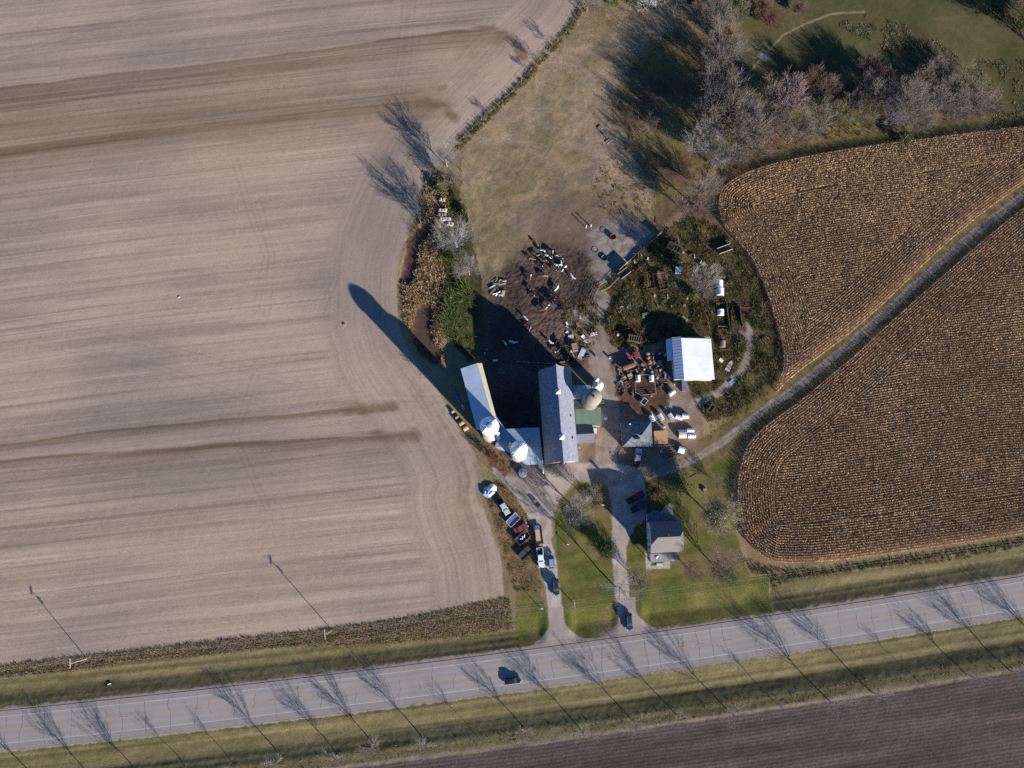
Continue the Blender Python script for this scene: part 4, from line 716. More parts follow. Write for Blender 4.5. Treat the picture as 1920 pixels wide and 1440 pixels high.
# west pole shed
t = building('pole_shed', 'long low pole shed with pale blue metal roof, west of the dark courtyard', 'shed', (900, 745))
A = [R3(863.7, 691.3, 3.0), R3(895, 680.8, 4.2), R3(928, 800, 4.2), R3(894, 806, 3.0)]; B = [R3(895, 680.8, 4.2), R3(903.5, 680.8, 3.5), R3(936, 803, 3.5), R3(928, 800, 4.2)]
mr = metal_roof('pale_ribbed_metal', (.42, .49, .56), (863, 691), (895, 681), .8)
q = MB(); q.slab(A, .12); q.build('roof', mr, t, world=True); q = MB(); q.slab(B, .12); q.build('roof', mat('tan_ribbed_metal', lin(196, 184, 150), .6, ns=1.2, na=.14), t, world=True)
ring = inset([A[0], B[1], B[2], A[3]], .3); q = MB()
for i, (hA, hB) in enumerate([(2.8, 3.3), (3.3, 3.3), (3.3, 2.8), (2.8, 2.8)]):
    if i == 1: continue
    a, b = ring[i], ring[(i+1) % 4]; q.poly([(*a, -.1), (*b, -.1), (*b, hB), (*a, hA)])
q.build('wall', M_greyw, t, world=True)
for k in range(6): a = np.array(ring[1]); b = np.array(ring[2]); c = a+(b-a)*(k+.02)/5.05; q = MB(); q.box((c[0], c[1], 1.6), (.2, .2, 3.4)); q.build('post', M_greyw, t, world=True)
# south shed
t = building('feed_shed', 'wide low shed with blue-grey metal roof between the round barn and the silos', 'shed', (970, 840))
mr = metal_roof('blue_grey_metal', (.30, .37, .44), (945, 805), (1011, 801), .9)
N_ = [R3(937, 805, 3.4), R3(1011, 801, 3.4), R3(1015, 838, 4.3), R3(928, 838, 4.3)]; S_ = [R3(928, 838, 4.3), R3(1015, 838, 4.3), R3(1019, 869.5, 3.5), R3(985, 872, 3.45), R3(958, 849.5, 4.0), R3(934, 841.5, 4.2)]
E_ = [R3(928, 778, 3.55), R3(947, 803.5, 3.45), R3(937, 805, 3.4), R3(935.5, 800, 3.45)]
q = MB(); q.slab(N_, .12); q.build('roof', mr, t, world=True); q = MB(); q.slab(S_, .12); q.build('roof', mr, t, world=True); q = MB(); q.slab(E_, .1); q.build('roof', mr, t, world=True)
q = MB(); rg = inset([N_[0], N_[1], S_[2], S_[3], S_[4], S_[5], N_[3]], .3)
for i in range(7):
    a, b = rg[i], rg[(i+1) % 7]
    if i == 0: continue
    q.poly([(*a, -.1), (*b, -.1), (*b, 3.25), (*a, 3.25)])
q.build('wall', M_whitew, t, world=True)
door(t, rg[2], rg[3], .5, 2.6, 2.4, M_greyw, 1, 'sliding_door')
# main barn, arched roof
t = building('barn', 'long barn with high arched grey roof, blue in shade on its west side', 'barn', (1047, 785))
nw, ne, se, sw = [np.array(G(a, b, 4.2)) for a, b in ((1009, 699.5), (1071, 698), (1085, 865), (1021, 867.5))]
mn = (nw+ne)/2; ms = (sw+se)/2; ax = (ms-mn)/np.hypot(*(ms-mn)); pr = np.array([ax[1]*-1, ax[0]]); pr = pr if pr[0] > 0 else -pr; hw = (np.hypot(*(ne-nw))+np.hypot(*(se-sw)))/4; Ln = np.hypot(*(ms-mn))
prof = [(1.0, 4.1), (.96, 5.4), (.88, 7.0), (.75, 8.5), (.58, 9.8), (.4, 10.9), (.2, 11.9), (0, 12.7)]; prof = prof+[(-a, b) for a, b in prof[-2::-1]]
def bp(u, v, z): c = mn+ax*u+pr*v; return (c[0], c[1], z)
M_barnroof = mat('weathered_barn_shingles', lin(140, 143, 152), .75, ns=1.1, na=.2, bs=4, bd=.02)
q = MB(); nseg = 14; rows_ = []
for i in range(nseg+1):
    u = -.5+(Ln+1.0)*i/nseg; extra = 0
    rows_.append([q.bm.verts.new(bp(u+((-.5 if i == 0 else .9 if i == nseg else 0) if abs(a) < .15 else 0), a*hw, b)) for a, b in prof])
for a, b in zip(rows_, rows_[1:]):
    for j in range(len(prof)-1): q.bm.faces.new((a[j], a[j+1], b[j+1], b[j]))
ro = q.build('roof', M_barnroof, t, world=True)
md = ro.modifiers.new('thickness', 'SOLIDIFY'); md.thickness = .15
q = MB()
for u in (.05, Ln-.05): q.poly([bp(u, hw*.95, -.1)]+[bp(u, a*hw*.95, b-.15) for a, b in prof]+[bp(u, -hw*.95, -.1)])
for v in (hw*.95, -hw*.95): q.poly([bp(.05, v, -.1), bp(Ln-.05, v, -.1), bp(Ln-.05, v, 4.1), bp(.05, v, 4.1)])
q.build('wall', M_whitew, t, world=True)
for u in (Ln*.27, Ln*.76):
    q = MB(); c = bp(u, 0, 12.3); rz = math.atan2(ax[1], ax[0]); q.box(c, (1.0, 1.0, 1.1), rz); q.hull([(c[0]+sx*.75, c[1]+sy*.75, 12.86) for sx, sy in ((-1, -1), (1, -1), (1, 1), (-1, 1))], [(c[0]+sx*.1, c[1]+sy*.1, 13.6) for sx, sy in ((-1, -1), (1, -1), (1, 1), (-1, 1))]); q.build('ventilator', M_trim, t, world=True)
for u in (Ln*.52, Ln*.76): q = MB(); q.box(bp(u, hw*.66, 9.2), (.5, .5, .7)); q.build('roof_vent', M_dark, t, world=True)
door(t, bp(Ln-.05, -hw*.95, 0), bp(Ln-.05, hw*.95, 0), .5, 3.4, 3.2, M_redw, 1 if pr[0] > 0 and ax[1] < 0 else -1, 'sliding_door')
for k in range(6): window(t, bp(0, hw*.95, 0), bp(Ln, hw*.95, 0), .55+.07*k, 1.3, 2.2, .8, -1)
# additions east of the barn
M_blueroof = metal_roof('light_metal_sheets', (.36, .42, .48), (1075, 723), (1108, 722), .9)
M_green = mat('faded_green_metal', lin(92, 112, 92), .6, ns=.6, na=.16)
M_shing = mat('dark_shingles', lin(112, 114, 122), .9, ns=2.5, na=.14, bs=5, bd=.015)
gable('milk_house', 'low block with light metal roof tucked between barn and concrete silo', 'milk house', (1090, 735), [R3(1074, 723, 3.1), R3(1108, 722, 3.1), R3(1109, 748, 3.1), R3(1075, 749, 3.1)], (R3(1074.5, 736, 3.7), R3(1108.5, 735, 3.7)), M_blueroof, M_whitew)
t = building('dairy_annex', 'low annex with faded green metal roof south of the concrete silo', 'annex', (1102, 780))
g1 = [R3(1075.5, 750.5, 3.3), R3(1099, 750.5, 3.3), R3(1101, 766, 4.1), R3(1078, 767.5, 4.1)]; g2 = [R3(1078, 767.5, 4.1), R3(1126.5, 763.5, 4.1), R3(1128.5, 799.5, 3.1), R3(1080, 796, 3.1)]
for g in (g1, g2): q = MB(); q.slab(g, .1); q.build('roof', M_green, t, world=True)
q = MB(); b = inset(g2, .3)
for i in range(4): q.poly([(*b[i], -.1), (*b[(i+1) % 4], -.1), (*b[(i+1) % 4], 2.95), (*b[i], 2.95)])
b1 = inset(g1, .35)
for i in (0, 1, 3): q.poly([(*b1[i], -.1), (*b1[(i+1) % 4], -.1), (*b1[(i+1) % 4], 3.1), (*b1[i], 3.1)])
q.build('wall', M_whitew, t, world=True); window(t, b[1], b[2], .5, 1.1, 2.1, 1.0, 1)
t, b = gable('wash_house', 'little gabled outbuilding against the barn, just south of the green roof', 'outbuilding', (1097, 813), [R3(1080, 795.5, 3.0), R3(1110, 794.5, 3.0), R3(1115, 829.5, 2.9), R3(1081, 830.5, 2.9)], (R3(1080, 814.5, 4.6), R3(1114.5, 812.5, 4.6)), M_shing, M_whitew, .3)
door(t, b[1], b[2], .3, 2.0, .9, M_greyw, 1); q = MB(); q.box((*G(1116, 808), .15), (1.0, 1.6, .3)); q.build('step', M_creamw, t, world=True)
# machine shed, white
mrw = metal_roof('bright_white_metal', (.66, .68, .70), (1277, 634), (1333, 635), .9, .08, .1)
mrb = metal_roof('ribbed_white_metal', (.62, .66, .70), (1277, 634), (1282, 711), .95, .38, .3)
t = building('machine_shed', 'white metal machine shed with bright asymmetric roof at the middle of the scrapyard', 'shed', (1298, 672))
a = [R3(1259.5, 632.5, 4.3), R3(1277, 631, 5.4), R3(1283, 711, 5.4), R3(1265.5, 711.5, 4.3)]; b = [R3(1277, 633.5, 5.4), R3(1333, 635, 4.0), R3(1340, 711.5, 4.0), R3(1283, 711, 5.4)]
q = MB(); q.slab(a, .1); q.build('roof', mrb, t, world=True); q = MB(); q.slab(b, .1); q.build('roof', mrw, t, world=True)
q = MB(); q.slab([R3(1248.3, 637.5, 2.5), R3(1259, 633, 3.0), R3(1261.5, 675, 3.0), R3(1251.3, 677.5, 2.5)], .1); q.build('lean_to_roof', mat('pale_bluish_metal', (.58, .62, .66), .5, ns=1, na=.05), t, world=True)  # lean-to sheet in its own even pale bluish colour
q = MB(); rg = inset([a[0], b[1], b[2], a[3]], .3)
def wl(i, j, h0, hm, h1, f):
    p, r = np.array(rg[i]), np.array(rg[j]); c = p+(r-p)*f; q.poly([(*p, -.1), (*r, -.1), (*r, h1), (*c, hm), (*p, h0)])
wl(0, 1, 4.1, 5.2, 3.8, .24); wl(2, 3, 3.8, 5.2, 4.1, .76); q.poly([(*rg[1], -.1), (*rg[2], -.1), (*rg[2], 3.8), (*rg[1], 3.8)]); q.poly([(*rg[3], -.1), (*rg[0], -.1), (*rg[0], 4.1), (*rg[3], 4.1)])
q.build('wall', M_creamw, t, world=True)
door(t, rg[2], rg[3], .35, 2.6, 3.2, M_trim, 1, 'sliding_door')
q = MB()
for a_, b_ in ((1249.5, 640), (1252.5, 676)): q.box((*G(a_, b_, 1.2), 1.15), (.16, .16, 2.3))
q.build('post', M_greyw, t, world=True)
q = MB(); q.slab([R3(1288, 630.5, 2.3), R3(1331, 631.2, 2.3), R3(1332, 633.6, 2.2), R3(1288, 633.0, 2.2)], .08); q.build('north_gap_strip', M_greyw, t, world=True)  # grey strip added to stand for the dark gap along the north edge
# loading ramp / corn crib south of it
t = building('corn_crib', 'narrow slatted crib with ribbed cover standing against the south wall of the white shed', 'crib', (1283, 722))
q = MB(); q.slab([R3(1278.5, 713.5, 2.6), R3(1287.5, 713.5, 2.6), R3(1288.5, 732.5, 2.3), R3(1279.5, 733, 2.3)], .1); q.build('roof', metal_roof('dark_ribs', lin(120, 124, 150), (1279, 713), (1280, 733), .5, .5, .45), t, world=True)
q = MB(); rg2 = inset([R3(1278.5, 713.5, 2.6), R3(1287.5, 713.5, 2.6), R3(1288.5, 732.5, 2.3), R3(1279.5, 733, 2.3)], .15)
for i in range(4): q.poly([(*rg2[i], 0), (*rg2[(i+1) % 4], 0), (*rg2[(i+1) % 4], 2.15), (*rg2[i], 2.15)])
q.build('wall', M_greyw, t, world=True)
# workshop, hipped
t = building('workshop', 'square workshop with hipped dark grey roof, between the barnyard and the calf hutches', 'workshop', (1194, 814))
c4 = [R3(1163.3, 790.3, 3.0), R3(1221, 791, 3.0), R3(1224, 836.8, 3.0), R3(1167.4, 838, 3.0)]; r0, r1 = R3(1190.5, 813.5, 5.6), R3(1202.5, 816.5, 5.6)
M_work = mat('mottled_old_roofing', lin(116, 122, 124), .8, ns=.9, na=.3, bs=3, bd=.02)
for k in ([c4[0], c4[1], r1, r0], [c4[1], c4[2], r1], [c4[2], c4[3], r0, r1], [c4[3], c4[0], r0]): q = MB(); q.slab(k, .12); q.build('roof', M_work, t, world=True)
b = inset(c4, .35); q = MB()
for i in range(4): q.poly([(*b[i], -.1), (*b[(i+1) % 4], -.1), (*b[(i+1) % 4], 2.85), (*b[i], 2.85)])
q.build('wall', M_whitew, t, world=True); door(t, b[2], b[3], .45, 2.5, 3.0, M_greyw, 1, 'garage_door'); window(t, b[1], b[2], .5, 1.1, 2.0, 1.0, 1)
q = MB(); q.box((*G(1195, 821.5, 5.5), 5.4), (1.5, .5, 1.0)); q.build('chimney', M_dark, t, world=True)
q = MB(); q.box((*G(1181, 795.5, 3.9), 4.0), (.5, .35, .5)); q.build('roof_vent', M_trim, t, world=True)
# tan shed
t = building('storage_shed', 'small flat-topped shed with tan roof right beside the workshop', 'shed', (1239, 820))
c4 = [R3(1226.5, 808, 2.5), R3(1251.5, 807, 2.5), R3(1252, 830.8, 2.3), R3(1227, 831.5, 2.3)]
q = MB(); q.slab(c4, .12); q.build('roof', mat('tan_plywood_roof', lin(186, 148, 106), .8, ns=2.5, na=.14), t, world=True)
b = inset(c4, .1); q = MB()
for i in range(4): q.poly([(*b[i], -.05), (*b[(i+1) % 4], -.05), (*b[(i+1) % 4], 2.15), (*b[i], 2.15)])
q.build('wall', M_creamw, t, world=True); door(t, b[2], b[3], .5, 1.8, .9, M_greyw, 1)
# farmhouse
t = building('farmhouse', 'two-storey white farmhouse with dark shingle roof above the lawn', 'house', (1245, 1008))
M_hroof = mat('asphalt_shingles', lin(126, 119, 114), .9, ns=1.2, na=.07, bs=6, bd=.01)
nw, ne, se, sw = R3(1217, 979, 6.0), R3(1276, 976.5, 6.0), R3(1281.3, 1034, 6.0), R3(1220, 1037.5, 6.0)
def lerp3(a, b, f): return tuple(a[i]+(b[i]-a[i])*f for i in range(3))
wm = lerp3(nw, sw, .5); em = lerp3(ne, se, .5); u = Vector(em)-Vector(wm); r0 = tuple(Vector(wm)+u*.19+Vector((0, 0, 3.4))); r1 = tuple(Vector(em)-u*.12+Vector((0, 0, 3.4)))
cw0, cw1 = [tuple(Vector(lerp3(nw, sw, f))+Vector((0, 0, 1.8))) for f in (.27, .73)]; ce0, ce1 = [tuple(Vector(lerp3(ne, se, f))+Vector((0, 0, 2.25))) for f in (.33, .67)]
for k in ([nw, ne, ce0, r1, r0, cw0], [cw1, r0, r1, ce1, se, sw], [cw0, r0, cw1], [ce0, ce1, r1]): q = MB(); q.slab(k, .12); q.build('roof', M_hroof, t, world=True)
b = inset([nw, ne, se, sw], .14); q = MB()
for i in range(4):
    j = (i+1) % 4; top = []
    if i == 1: top = [tuple(Vector((*(np.array(b[1])+(np.array(b[2])-np.array(b[1]))*f), 7.9))) for f in (.67, .33)]
    if i == 3: top = [tuple(Vector((*(np.array(b[3])+(np.array(b[0])-np.array(b[3]))*f), 7.55))) for f in (.73, .27)]
    q.poly([(*b[i], -.1), (*b[j], -.1), (*b[j], 5.85)]+top+[(*b[i], 5.85)])
q.build('wall', M_whitew, t, world=True)
for f in (.25, .6, .82):
    for z in (1.0, 3.6): window(t, b[0], b[3], f, z, z+1.3, .9, 1)
for f in (.2, .5, .8):
    window(t, b[3], b[2], f, 3.6, 4.9, .9, 1); window(t, b[1], b[2], f, 3.6, 4.9, .9, -1); window(t, b[1], b[2], f, 1.0, 2.3, .9, -1)
q = MB(); c = lerp3(r0, r1, .45); q.box((c[0], c[1]+.6, 9.5), (.6, .6, 1.5)); q.build('chimney', M_redw, t, world=True)
po = [R3(1219, 1038.5, 3.2), R3(1275, 1037.3, 3.2), R3(1274.5, 1052, 2.5), R3(1221, 1055, 2.5)]
q = MB(); q.slab(po, .1); q.build('porch_roof', mat('grey_porch_roofing', lin(128, 124, 124), .9, ns=.8, na=.15), t, world=True)
for f in (0.02, .33, .66, .98): c = lerp3(inset(po, .25)[3]+(0,), inset(po, .25)[2]+(0,), f); q = MB(); q.box((c[0], c[1], 1.2), (.15, .15, 2.4)); q.build('porch_post', M_trim, t, world=True)
q = MB(); q.slab([(*p_, .35) for p_ in inset(po, .15)], .35); q.build('porch_floor', M_greyw, t, world=True)
q = MB(); q.lathe((*G(1234, 1046, 3.1), 2.95), [(0, 0), (.25, .05), (.5, .3), (.52, .38), (.2, .14), (0, .1)], 14); q.build('satellite_dish', M_trim, t, world=True)
wg = [R3(1213, 964, 3.4), R3(1227, 955.5, 3.4), R3(1256, 964, 3.4), R3(1273, 971, 3.4), R3(1276.5, 978, 3.6), R3(1214.5, 980, 3.6)]
q = MB(); q.slab([(p_[0], p_[1], 3.4) for p_ in wg], .15); q.build('wing_roof', M_shing, t, world=True)
b = inset(wg, .3); q = MB()
for i in range(6): q.poly([(*b[i], -.1), (*b[(i+1) % 6], -.1), (*b[(i+1) % 6], 3.2), (*b[i], 3.2)])
q.build('wing_wall', M_whitew, t, world=True); door(t, b[0], b[1], .5, 2.0, .9, M_redw, -1)
q = MB()
for z in (0.16, .34): q.box((*G(1236.5, 1058), z), (1.8, .5+(.34-z)*2, .18))
q.build('steps', M_creamw, t, world=True)
# silos
def silo(name, label, px, py, Rr, he, ha, mw, md_, capr, mcap, ribs=0, chute=None, rings=True):
    x, y = G(px, py); t = thing(name, label, 'silo', (x, y, 0))
    q = MB(); q.lathe((0, 0, 0), [(Rr, -.1), (Rr, he), (0, he)], 40); w_ = q.build('wall', mw, t, sm=False)
    q = MB()
    for z in np.arange(.6, he, 1.2): q.ring((0, 0, float(z)), Rr+.02, .03, 40, 4)
    if rings: q.build('hoops', M_dark if False else mw, t)
    q = MB(); n = 48; prof = [(Rr+.12, he)]+[((Rr+.12)*math.cos(a), he+(ha-he)*math.sin(a)) for a in np.linspace(.12, 1.35, 7)]+[(.25, ha), (0, ha+.02)]
    q.lathe((0, 0, 0), prof, n); d = q.build('dome', md_, t)
    if ribs:
        q = MB()
        for i in range(ribs):
            a = 2*math.pi*i/ribs
            for (r0, z0), (r1, z1) in zip(prof[:-1], prof[1:-1]): q.bar((r0*math.cos(a), r0*math.sin(a), z0+.02), (r1*math.cos(a), r1*math.sin(a), z1+.02), .10, n=4)
        q.build('dome_ribs', md_, t)
    if mcap: q = MB(); zc = he+(ha-he)*math.sqrt(max(0, 1-(capr/Rr)**2)); q.lathe((0, 0, 0), [(capr, zc-.05), (capr*.95, zc+.12), (capr*.4, ha+.12), (0, ha+.2)], 24); q.build('dome_cap', mcap, t)
    if chute: a = chute; q = MB(); q.box((math.cos(a)*(Rr+.4), math.sin(a)*(Rr+.4), he/2), (.9, .9, he), a); q.box((math.cos(a)*(Rr+.3), math.sin(a)*(Rr+.3), he+.5), (1.1, .9, 1.0), a, .6); q.build('chute', M_trim, t)
    return t
M_stave = mat('cream_silo_staves', lin(205, 198, 182), .7, ns=1.2, na=.07); M_conc = mat('weathered_concrete', lin(160, 152, 134), .85, ns=.9, na=.14, bs=3, bd=.02)
M_dome = mat('white_enamel_dome', (.80, .82, .84), .4, ns=1.5, na=.04); M_cap = mat('grey_dome_cap', lin(150, 155, 160), .6, ns=2, na=.2)
silo('silo', 'tall silo with smooth white dome and grey cap beside the long pole shed', 921, 814, 2.62, 19.0, 21.8, M_stave, M_dome, 1.0, M_cap, 8, chute=-.7)
silo('silo', 'tall silo with ribbed white dome rising in the middle of the blue-grey shed roof', 972, 853, 2.35, 17.3, 20.4, M_stave, M_dome, .5, M_trim, 22, chute=2.6)
silo('silo', 'shorter concrete silo with tan domed top beside the green roof', 1103.8, 757, 2.55, 12.6, 14.4, M_conc, M_conc, .35, M_dark, 0)
def bin_(label, px, py, Rr, he, ha, m, mt): 
    t = thing('grain_bin', label, 'bin', (*G(px, py), 0)); q = MB(); q.lathe((0, 0, 0), [(Rr, -.05), (Rr, he), (0, he)], 26); q.build('wall', m, t); q = MB(); q.lathe((0, 0, 0), [(Rr+.08, he), (Rr*.25, ha), (Rr*.22, ha+.15), (0, ha+.2)], 26); q.build('roof', mt, t); q = MB(); q.bar((0, -Rr-.08, 0), (0, -Rr-.08, he), .05); q.build('ladder', M_greyw, t); return t
M_galv = mat('galvanised_steel', (.52, .54, .56), .4, .3, ns=1.5, na=.08)
bin_('squat round bin with bright conical lid touching the concrete silo', 1119, 727, 1.55, 4.0, 5.2, M_galv, mat('lid_paint', (.66, .66, .66), .4, ns=2, na=.2))
bin_('slim white feed bin just north of the squat round bin', 1115.5, 717.5, .65, 5.4, 6.4, M_trim, M_trim)
t = thing('cistern', 'round blue-grey cistern top among rubble below the ribbed-dome silo', 'cistern', (*G(980, 887), 0)); q = MB(); q.lathe((0, 0, 0), [(1.35, -.05), (1.35, 1.2), (1.2, 1.3), (0, 1.45)], 26); q.build('tank', M_cap, t); q = MB(); q.lathe((0, 0, 0), [(.35, 1.4), (.35, 1.6), (0, 1.62)], 12); q.build('lid', M_galv, t)
t = thing('feed_conveyor', 'bent grey chute coming out of the south shed wall', 'conveyor', (*G(1015, 880), 0)); q = MB(); q.bar((-1.0, 2.2, 3.0), (.3, .6, 2.2), .28); q.bar((.3, .6, 2.2), (.6, -1.2, .6), .28); q.build('tube', M_galv, t); q = MB(); q.box((.6, -1.4, .35), (.9, .9, .7)); q.build('hopper', M_greyw, t)
# ------------------------------------------------------------------ vehicles
def paint(name, rgb, rough=.3): m = mat(name, rgb, rough); m.node_tree.nodes['Principled BSDF'].inputs['Coat Weight'].default_value = .4; return m
P_white = paint('white_car_paint', (.72, .73, .74)); P_blue = paint('steel_blue_paint', (.20, .27, .38)); P_navy = paint('navy_paint', (.018, .03, .07)); P_red = paint('dark_red_paint', (.10, .012, .014)); P_black = paint('black_paint', (.012, .014, .018))
P_silver = paint('silver_paint', (.42, .44, .46)); P_bright = paint('bright_red_paint', (.20, .025, .03), .45)
M_tyre = mat('tyre_rubber', (.02, .02, .02), .9); M_rim = mat('wheel_rim', (.4, .4, .42), .4, .6); M_lamp = mat('headlight_lens', (.75, .78, .8), .15); M_tail = mat('tail_light_lens', (.3, .01, .01), .3); M_bed = mat('truck_bed_liner', (.05, .055, .065), .8)
def wheels(t, pts, r=.36, wd=.24, rim=True):
    for x, y in pts:
        q = MB(); q.bar((x, y-wd/2, r), (x, y+wd/2, r), r, n=16); wh = q.build('wheel', M_tyre, t)
        if rim: q = MB(); sgn = 1 if y > 0 else -1; q.bar((x, y+sgn*wd*.45, r), (x, y+sgn*wd*.54, r), r*.58, n=12); q.build('rim', M_rim, wh)
def slab4(q, pts, off): q.poly([(p[0], p[1], p[2]+off) for p in pts])
def car(label, cat, px, hd, kind, m, group=None, name=None, L=None, mb=None):
    x, y = G(*px); t = thing(name or {'pickup': 'pickup_truck', 'sedan': 'parked_car', 'suv': 'parked_car'}[kind], label, cat, (x, y, .03), hd, group)
    L = L or {'pickup': 5.7, 'sedan': 4.7, 'suv': 4.8}[kind]; W = 1.92 if kind != 'sedan' else 1.8; h = L/2; w2 = W/2
    mb = mb or m
    if kind == 'pickup':
        q = MB(); q.box((h-.75, 0, .72), (1.5, W*.97, .62), taper=.94); q.box((h-1.5-1.1, 0, .68), (2.3, W, .7)); q.build('body', m, t, bevel=.09)
        q = MB(); q.hull([(h-1.45, -w2+.04, 1.0), (h-1.45, w2-.04, 1.0), (h-3.7, w2-.04, 1.0), (h-3.7, -w2+.04, 1.0)], [(h-2.1, -w2+.2, 1.78), (h-2.1, w2-.2, 1.78), (h-3.55, w2-.2, 1.78), (h-3.55, -w2+.2, 1.78)]); q.build('cab', m, t, bevel=.06)
        q = MB(); q.hull([(h-1.50, -w2+.16, 1.06), (h-1.50, w2-.16, 1.06), (h-1.55, w2-.16, 1.0), (h-1.55, -w2+.16, 1.0)], [(h-2.02, -w2+.26, 1.72), (h-2.02, w2-.26, 1.72), (h-2.15, w2-.26, 1.68), (h-2.15, -w2+.26, 1.68)]); q.build('windshield', M_glass, t)
        q = MB(); q.box((h-3.64, 0, 1.42), (.06, W*.7, .42)); q.build('rear_window', M_glass, t)
        for sy in (-1, 1): q = MB(); q.hull([(h-1.85, sy*(w2-.03), 1.1), (h-3.5, sy*(w2-.03), 1.1), (h-3.5, sy*(w2-.09), 1.1), (h-1.85, sy*(w2-.09), 1.1)], [(h-2.2, sy*(w2-.14), 1.66), (h-3.42, sy*(w2-.14), 1.66), (h-3.42, sy*(w2-.2), 1.66), (h-2.2, sy*(w2-.2), 1.66)]); q.build('side_window', M_glass, t)
        bl = L-3.75; cx = -h+bl/2
        q = MB(); q.box((cx, 0, .66), (bl, W-.3, .1)); q.build('bed_floor', M_bed, t)
        for sy in (-1, 1): q = MB(); q.box((cx, sy*(w2-.09), .82), (bl, .16, .64)); q.build('bed_side', mb, t, bevel=.03)
        q = MB(); q.box((-h+.05, 0, .84), (.1, W-.34, .6)); q.build('tailgate', mb, t, bevel=.02)
    else:
        rl = 1.45 if kind == 'sedan' else 1.72; back = -h+(.75 if kind == 'sedan' else .12)
        q = MB(); q.hull([(h, -w2+.1, .35), (h, w2-.1, .35), (-h, w2-.1, .35), (-h, -w2+.1, .35)], [(h-.12, -w2+.08, .82), (h-.12, w2-.08, .82), (-h+.06, w2-.05, .98), (-h+.06, -w2+.05, .98)]); q.build('body', m, t, bevel=.11)
        q = MB(); q.hull([(h-1.2, -w2+.08, .9), (h-1.2, w2-.08, .9), (back, w2-.08, .93), (back, -w2+.08, .93)], [(h-1.95, -w2+.24, rl), (h-1.95, w2-.24, rl), (back+.55, w2-.24, rl), (back+.55, -w2+.24, rl)]); q.build('roof', m, t, bevel=.07)
        q = MB(); q.hull([(h-1.18, -w2+.2, .93), (h-1.18, w2-.2, .93), (h-1.25, w2-.2, .9), (h-1.25, -w2+.2, .9)], [(h-1.85, -w2+.28, rl-.07), (h-1.85, w2-.28, rl-.07), (h-1.98, w2-.28, rl-.07), (h-1.98, -w2+.28, rl-.07)]); q.build('windshield', M_glass, t)
        q = MB(); q.hull([(back-.02, -w2+.2, .98), (back-.02, w2-.2, .98), (back+.1, w2-.2, .98), (back+.1, -w2+.2, .98)], [(back+.46, -w2+.28, rl-.06), (back+.46, w2-.28, rl-.06), (back+.58, w2-.28, rl-.06), (back+.58, -w2+.28, rl-.06)]); q.build('rear_window', M_glass, t)
        for sy in (-1, 1):
            q = MB(); q.hull([(h-1.5, sy*(w2-.06), .98), (back+.25, sy*(w2-.06), .98), (back+.25, sy*(w2-.14), .98), (h-1.5, sy*(w2-.14), .98)], [(h-2.0, sy*(w2-.19), rl-.1), (back+.6, sy*(w2-.19), rl-.1), (back+.6, sy*(w2-.27), rl-.1), (h-2.0, sy*(w2-.27), rl-.1)]); q.build('side_window', M_glass, t)
            if kind == 'suv': q = MB(); q.bar((h-2.2, sy*(w2-.32), rl+.06), (back+.7, sy*(w2-.32), rl+.06), .03); q.build('roof_rail', M_rim, t)
    for sy in (-1, 1):
        q = MB(); q.box((h-.06, sy*(w2-.3), .72), (.16, .34, .18)); q.build('headlight', M_lamp, t)
        q = MB(); q.box((-h+.03, sy*(w2-.16), .8), (.1, .2, .26)); q.build('tail_light', M_tail, t)
        q = MB(); q.box((h-1.75, sy*(w2+.08), 1.08), (.12, .2, .14)); q.build('mirror', m, t)
    q = MB(); q.box((h+.02, 0, .45), (.14, W*.86, .2)); q.build('bumper', M_rim if kind == 'pickup' else M_black_, t, bevel=.03)
    wheels(t, [(h-.95, w2-.1), (h-.95, -w2+.1), (-h+1.05, w2-.1), (-h+1.05, -w2+.1)], .37 if kind != 'sedan' else .33)
    return t
M_black_ = mat('black_plastic', (.025, .025, .025), .6)
car('white pickup truck with empty dark bed on the west driveway', 'pickup truck', (1013.5, 1045), head((1012, 1030), (1015, 1062)), 'pickup', P_white)
car('steel-blue wagon with roof rails parked right beside the white pickup', 'car', (1033.5, 1051), head((1035, 1066), (1032, 1036)), 'suv', P_blue)
car('navy car standing alone further down the west driveway', 'car', (1042, 1100), head((1041, 1087), (1043, 1112)), 'suv', P_navy)
car('dark blue car near the mouth of the east driveway', 'car', (1179, 1165), head((1178, 1150), (1180, 1180)), 'suv', P_navy)
car('dark car driving on the highway', 'car', (961, 1275.5), math.atan(2*RC[0]*G(961, 1275)[0]+RC[1]), 'sedan', P_black, name='driving_car')
car('old pickup with white hood and dark bed, farthest up the row of junk vehicles', 'pickup truck', (943.5, 949), head((936, 938), (950, 961)), 'pickup', P_silver, mb=P_navy)
car('dark red pickup parked nearest the bushy tree in the shade', 'pickup truck', (1190.5, 933), head((1177, 941), (1204, 926)), 'pickup', P_red)
car('black pickup parked parallel to the dark red one by the house', 'pickup truck', (1198.5, 950), head((1187, 956), (1210, 944)), 'pickup', P_navy)
car('silver-white pickup with dark bed standing below the workshop', 'pickup truck', (1195, 859), head((1193, 873), (1197, 846)), 'pickup', P_silver, mb=P_navy)
car('wrecked red coupe in the row of junk vehicles', 'car', (976.5, 990), head((966, 996), (987, 984)), 'sedan', P_bright, L=4.4)
M_rust = mat('rusty_steel', lin(118, 80, 66), .9, ns=3, na=.28); M_wood = mat('pale_boards', lin(196, 170, 132), .85, ns=3, na=.18); M_oldwood = mat('grey_old_boards', lin(150, 138, 124), .9, ns=3, na=.2); M_dk = mat('dark_painted_steel', (.035, .035, .04), .7)
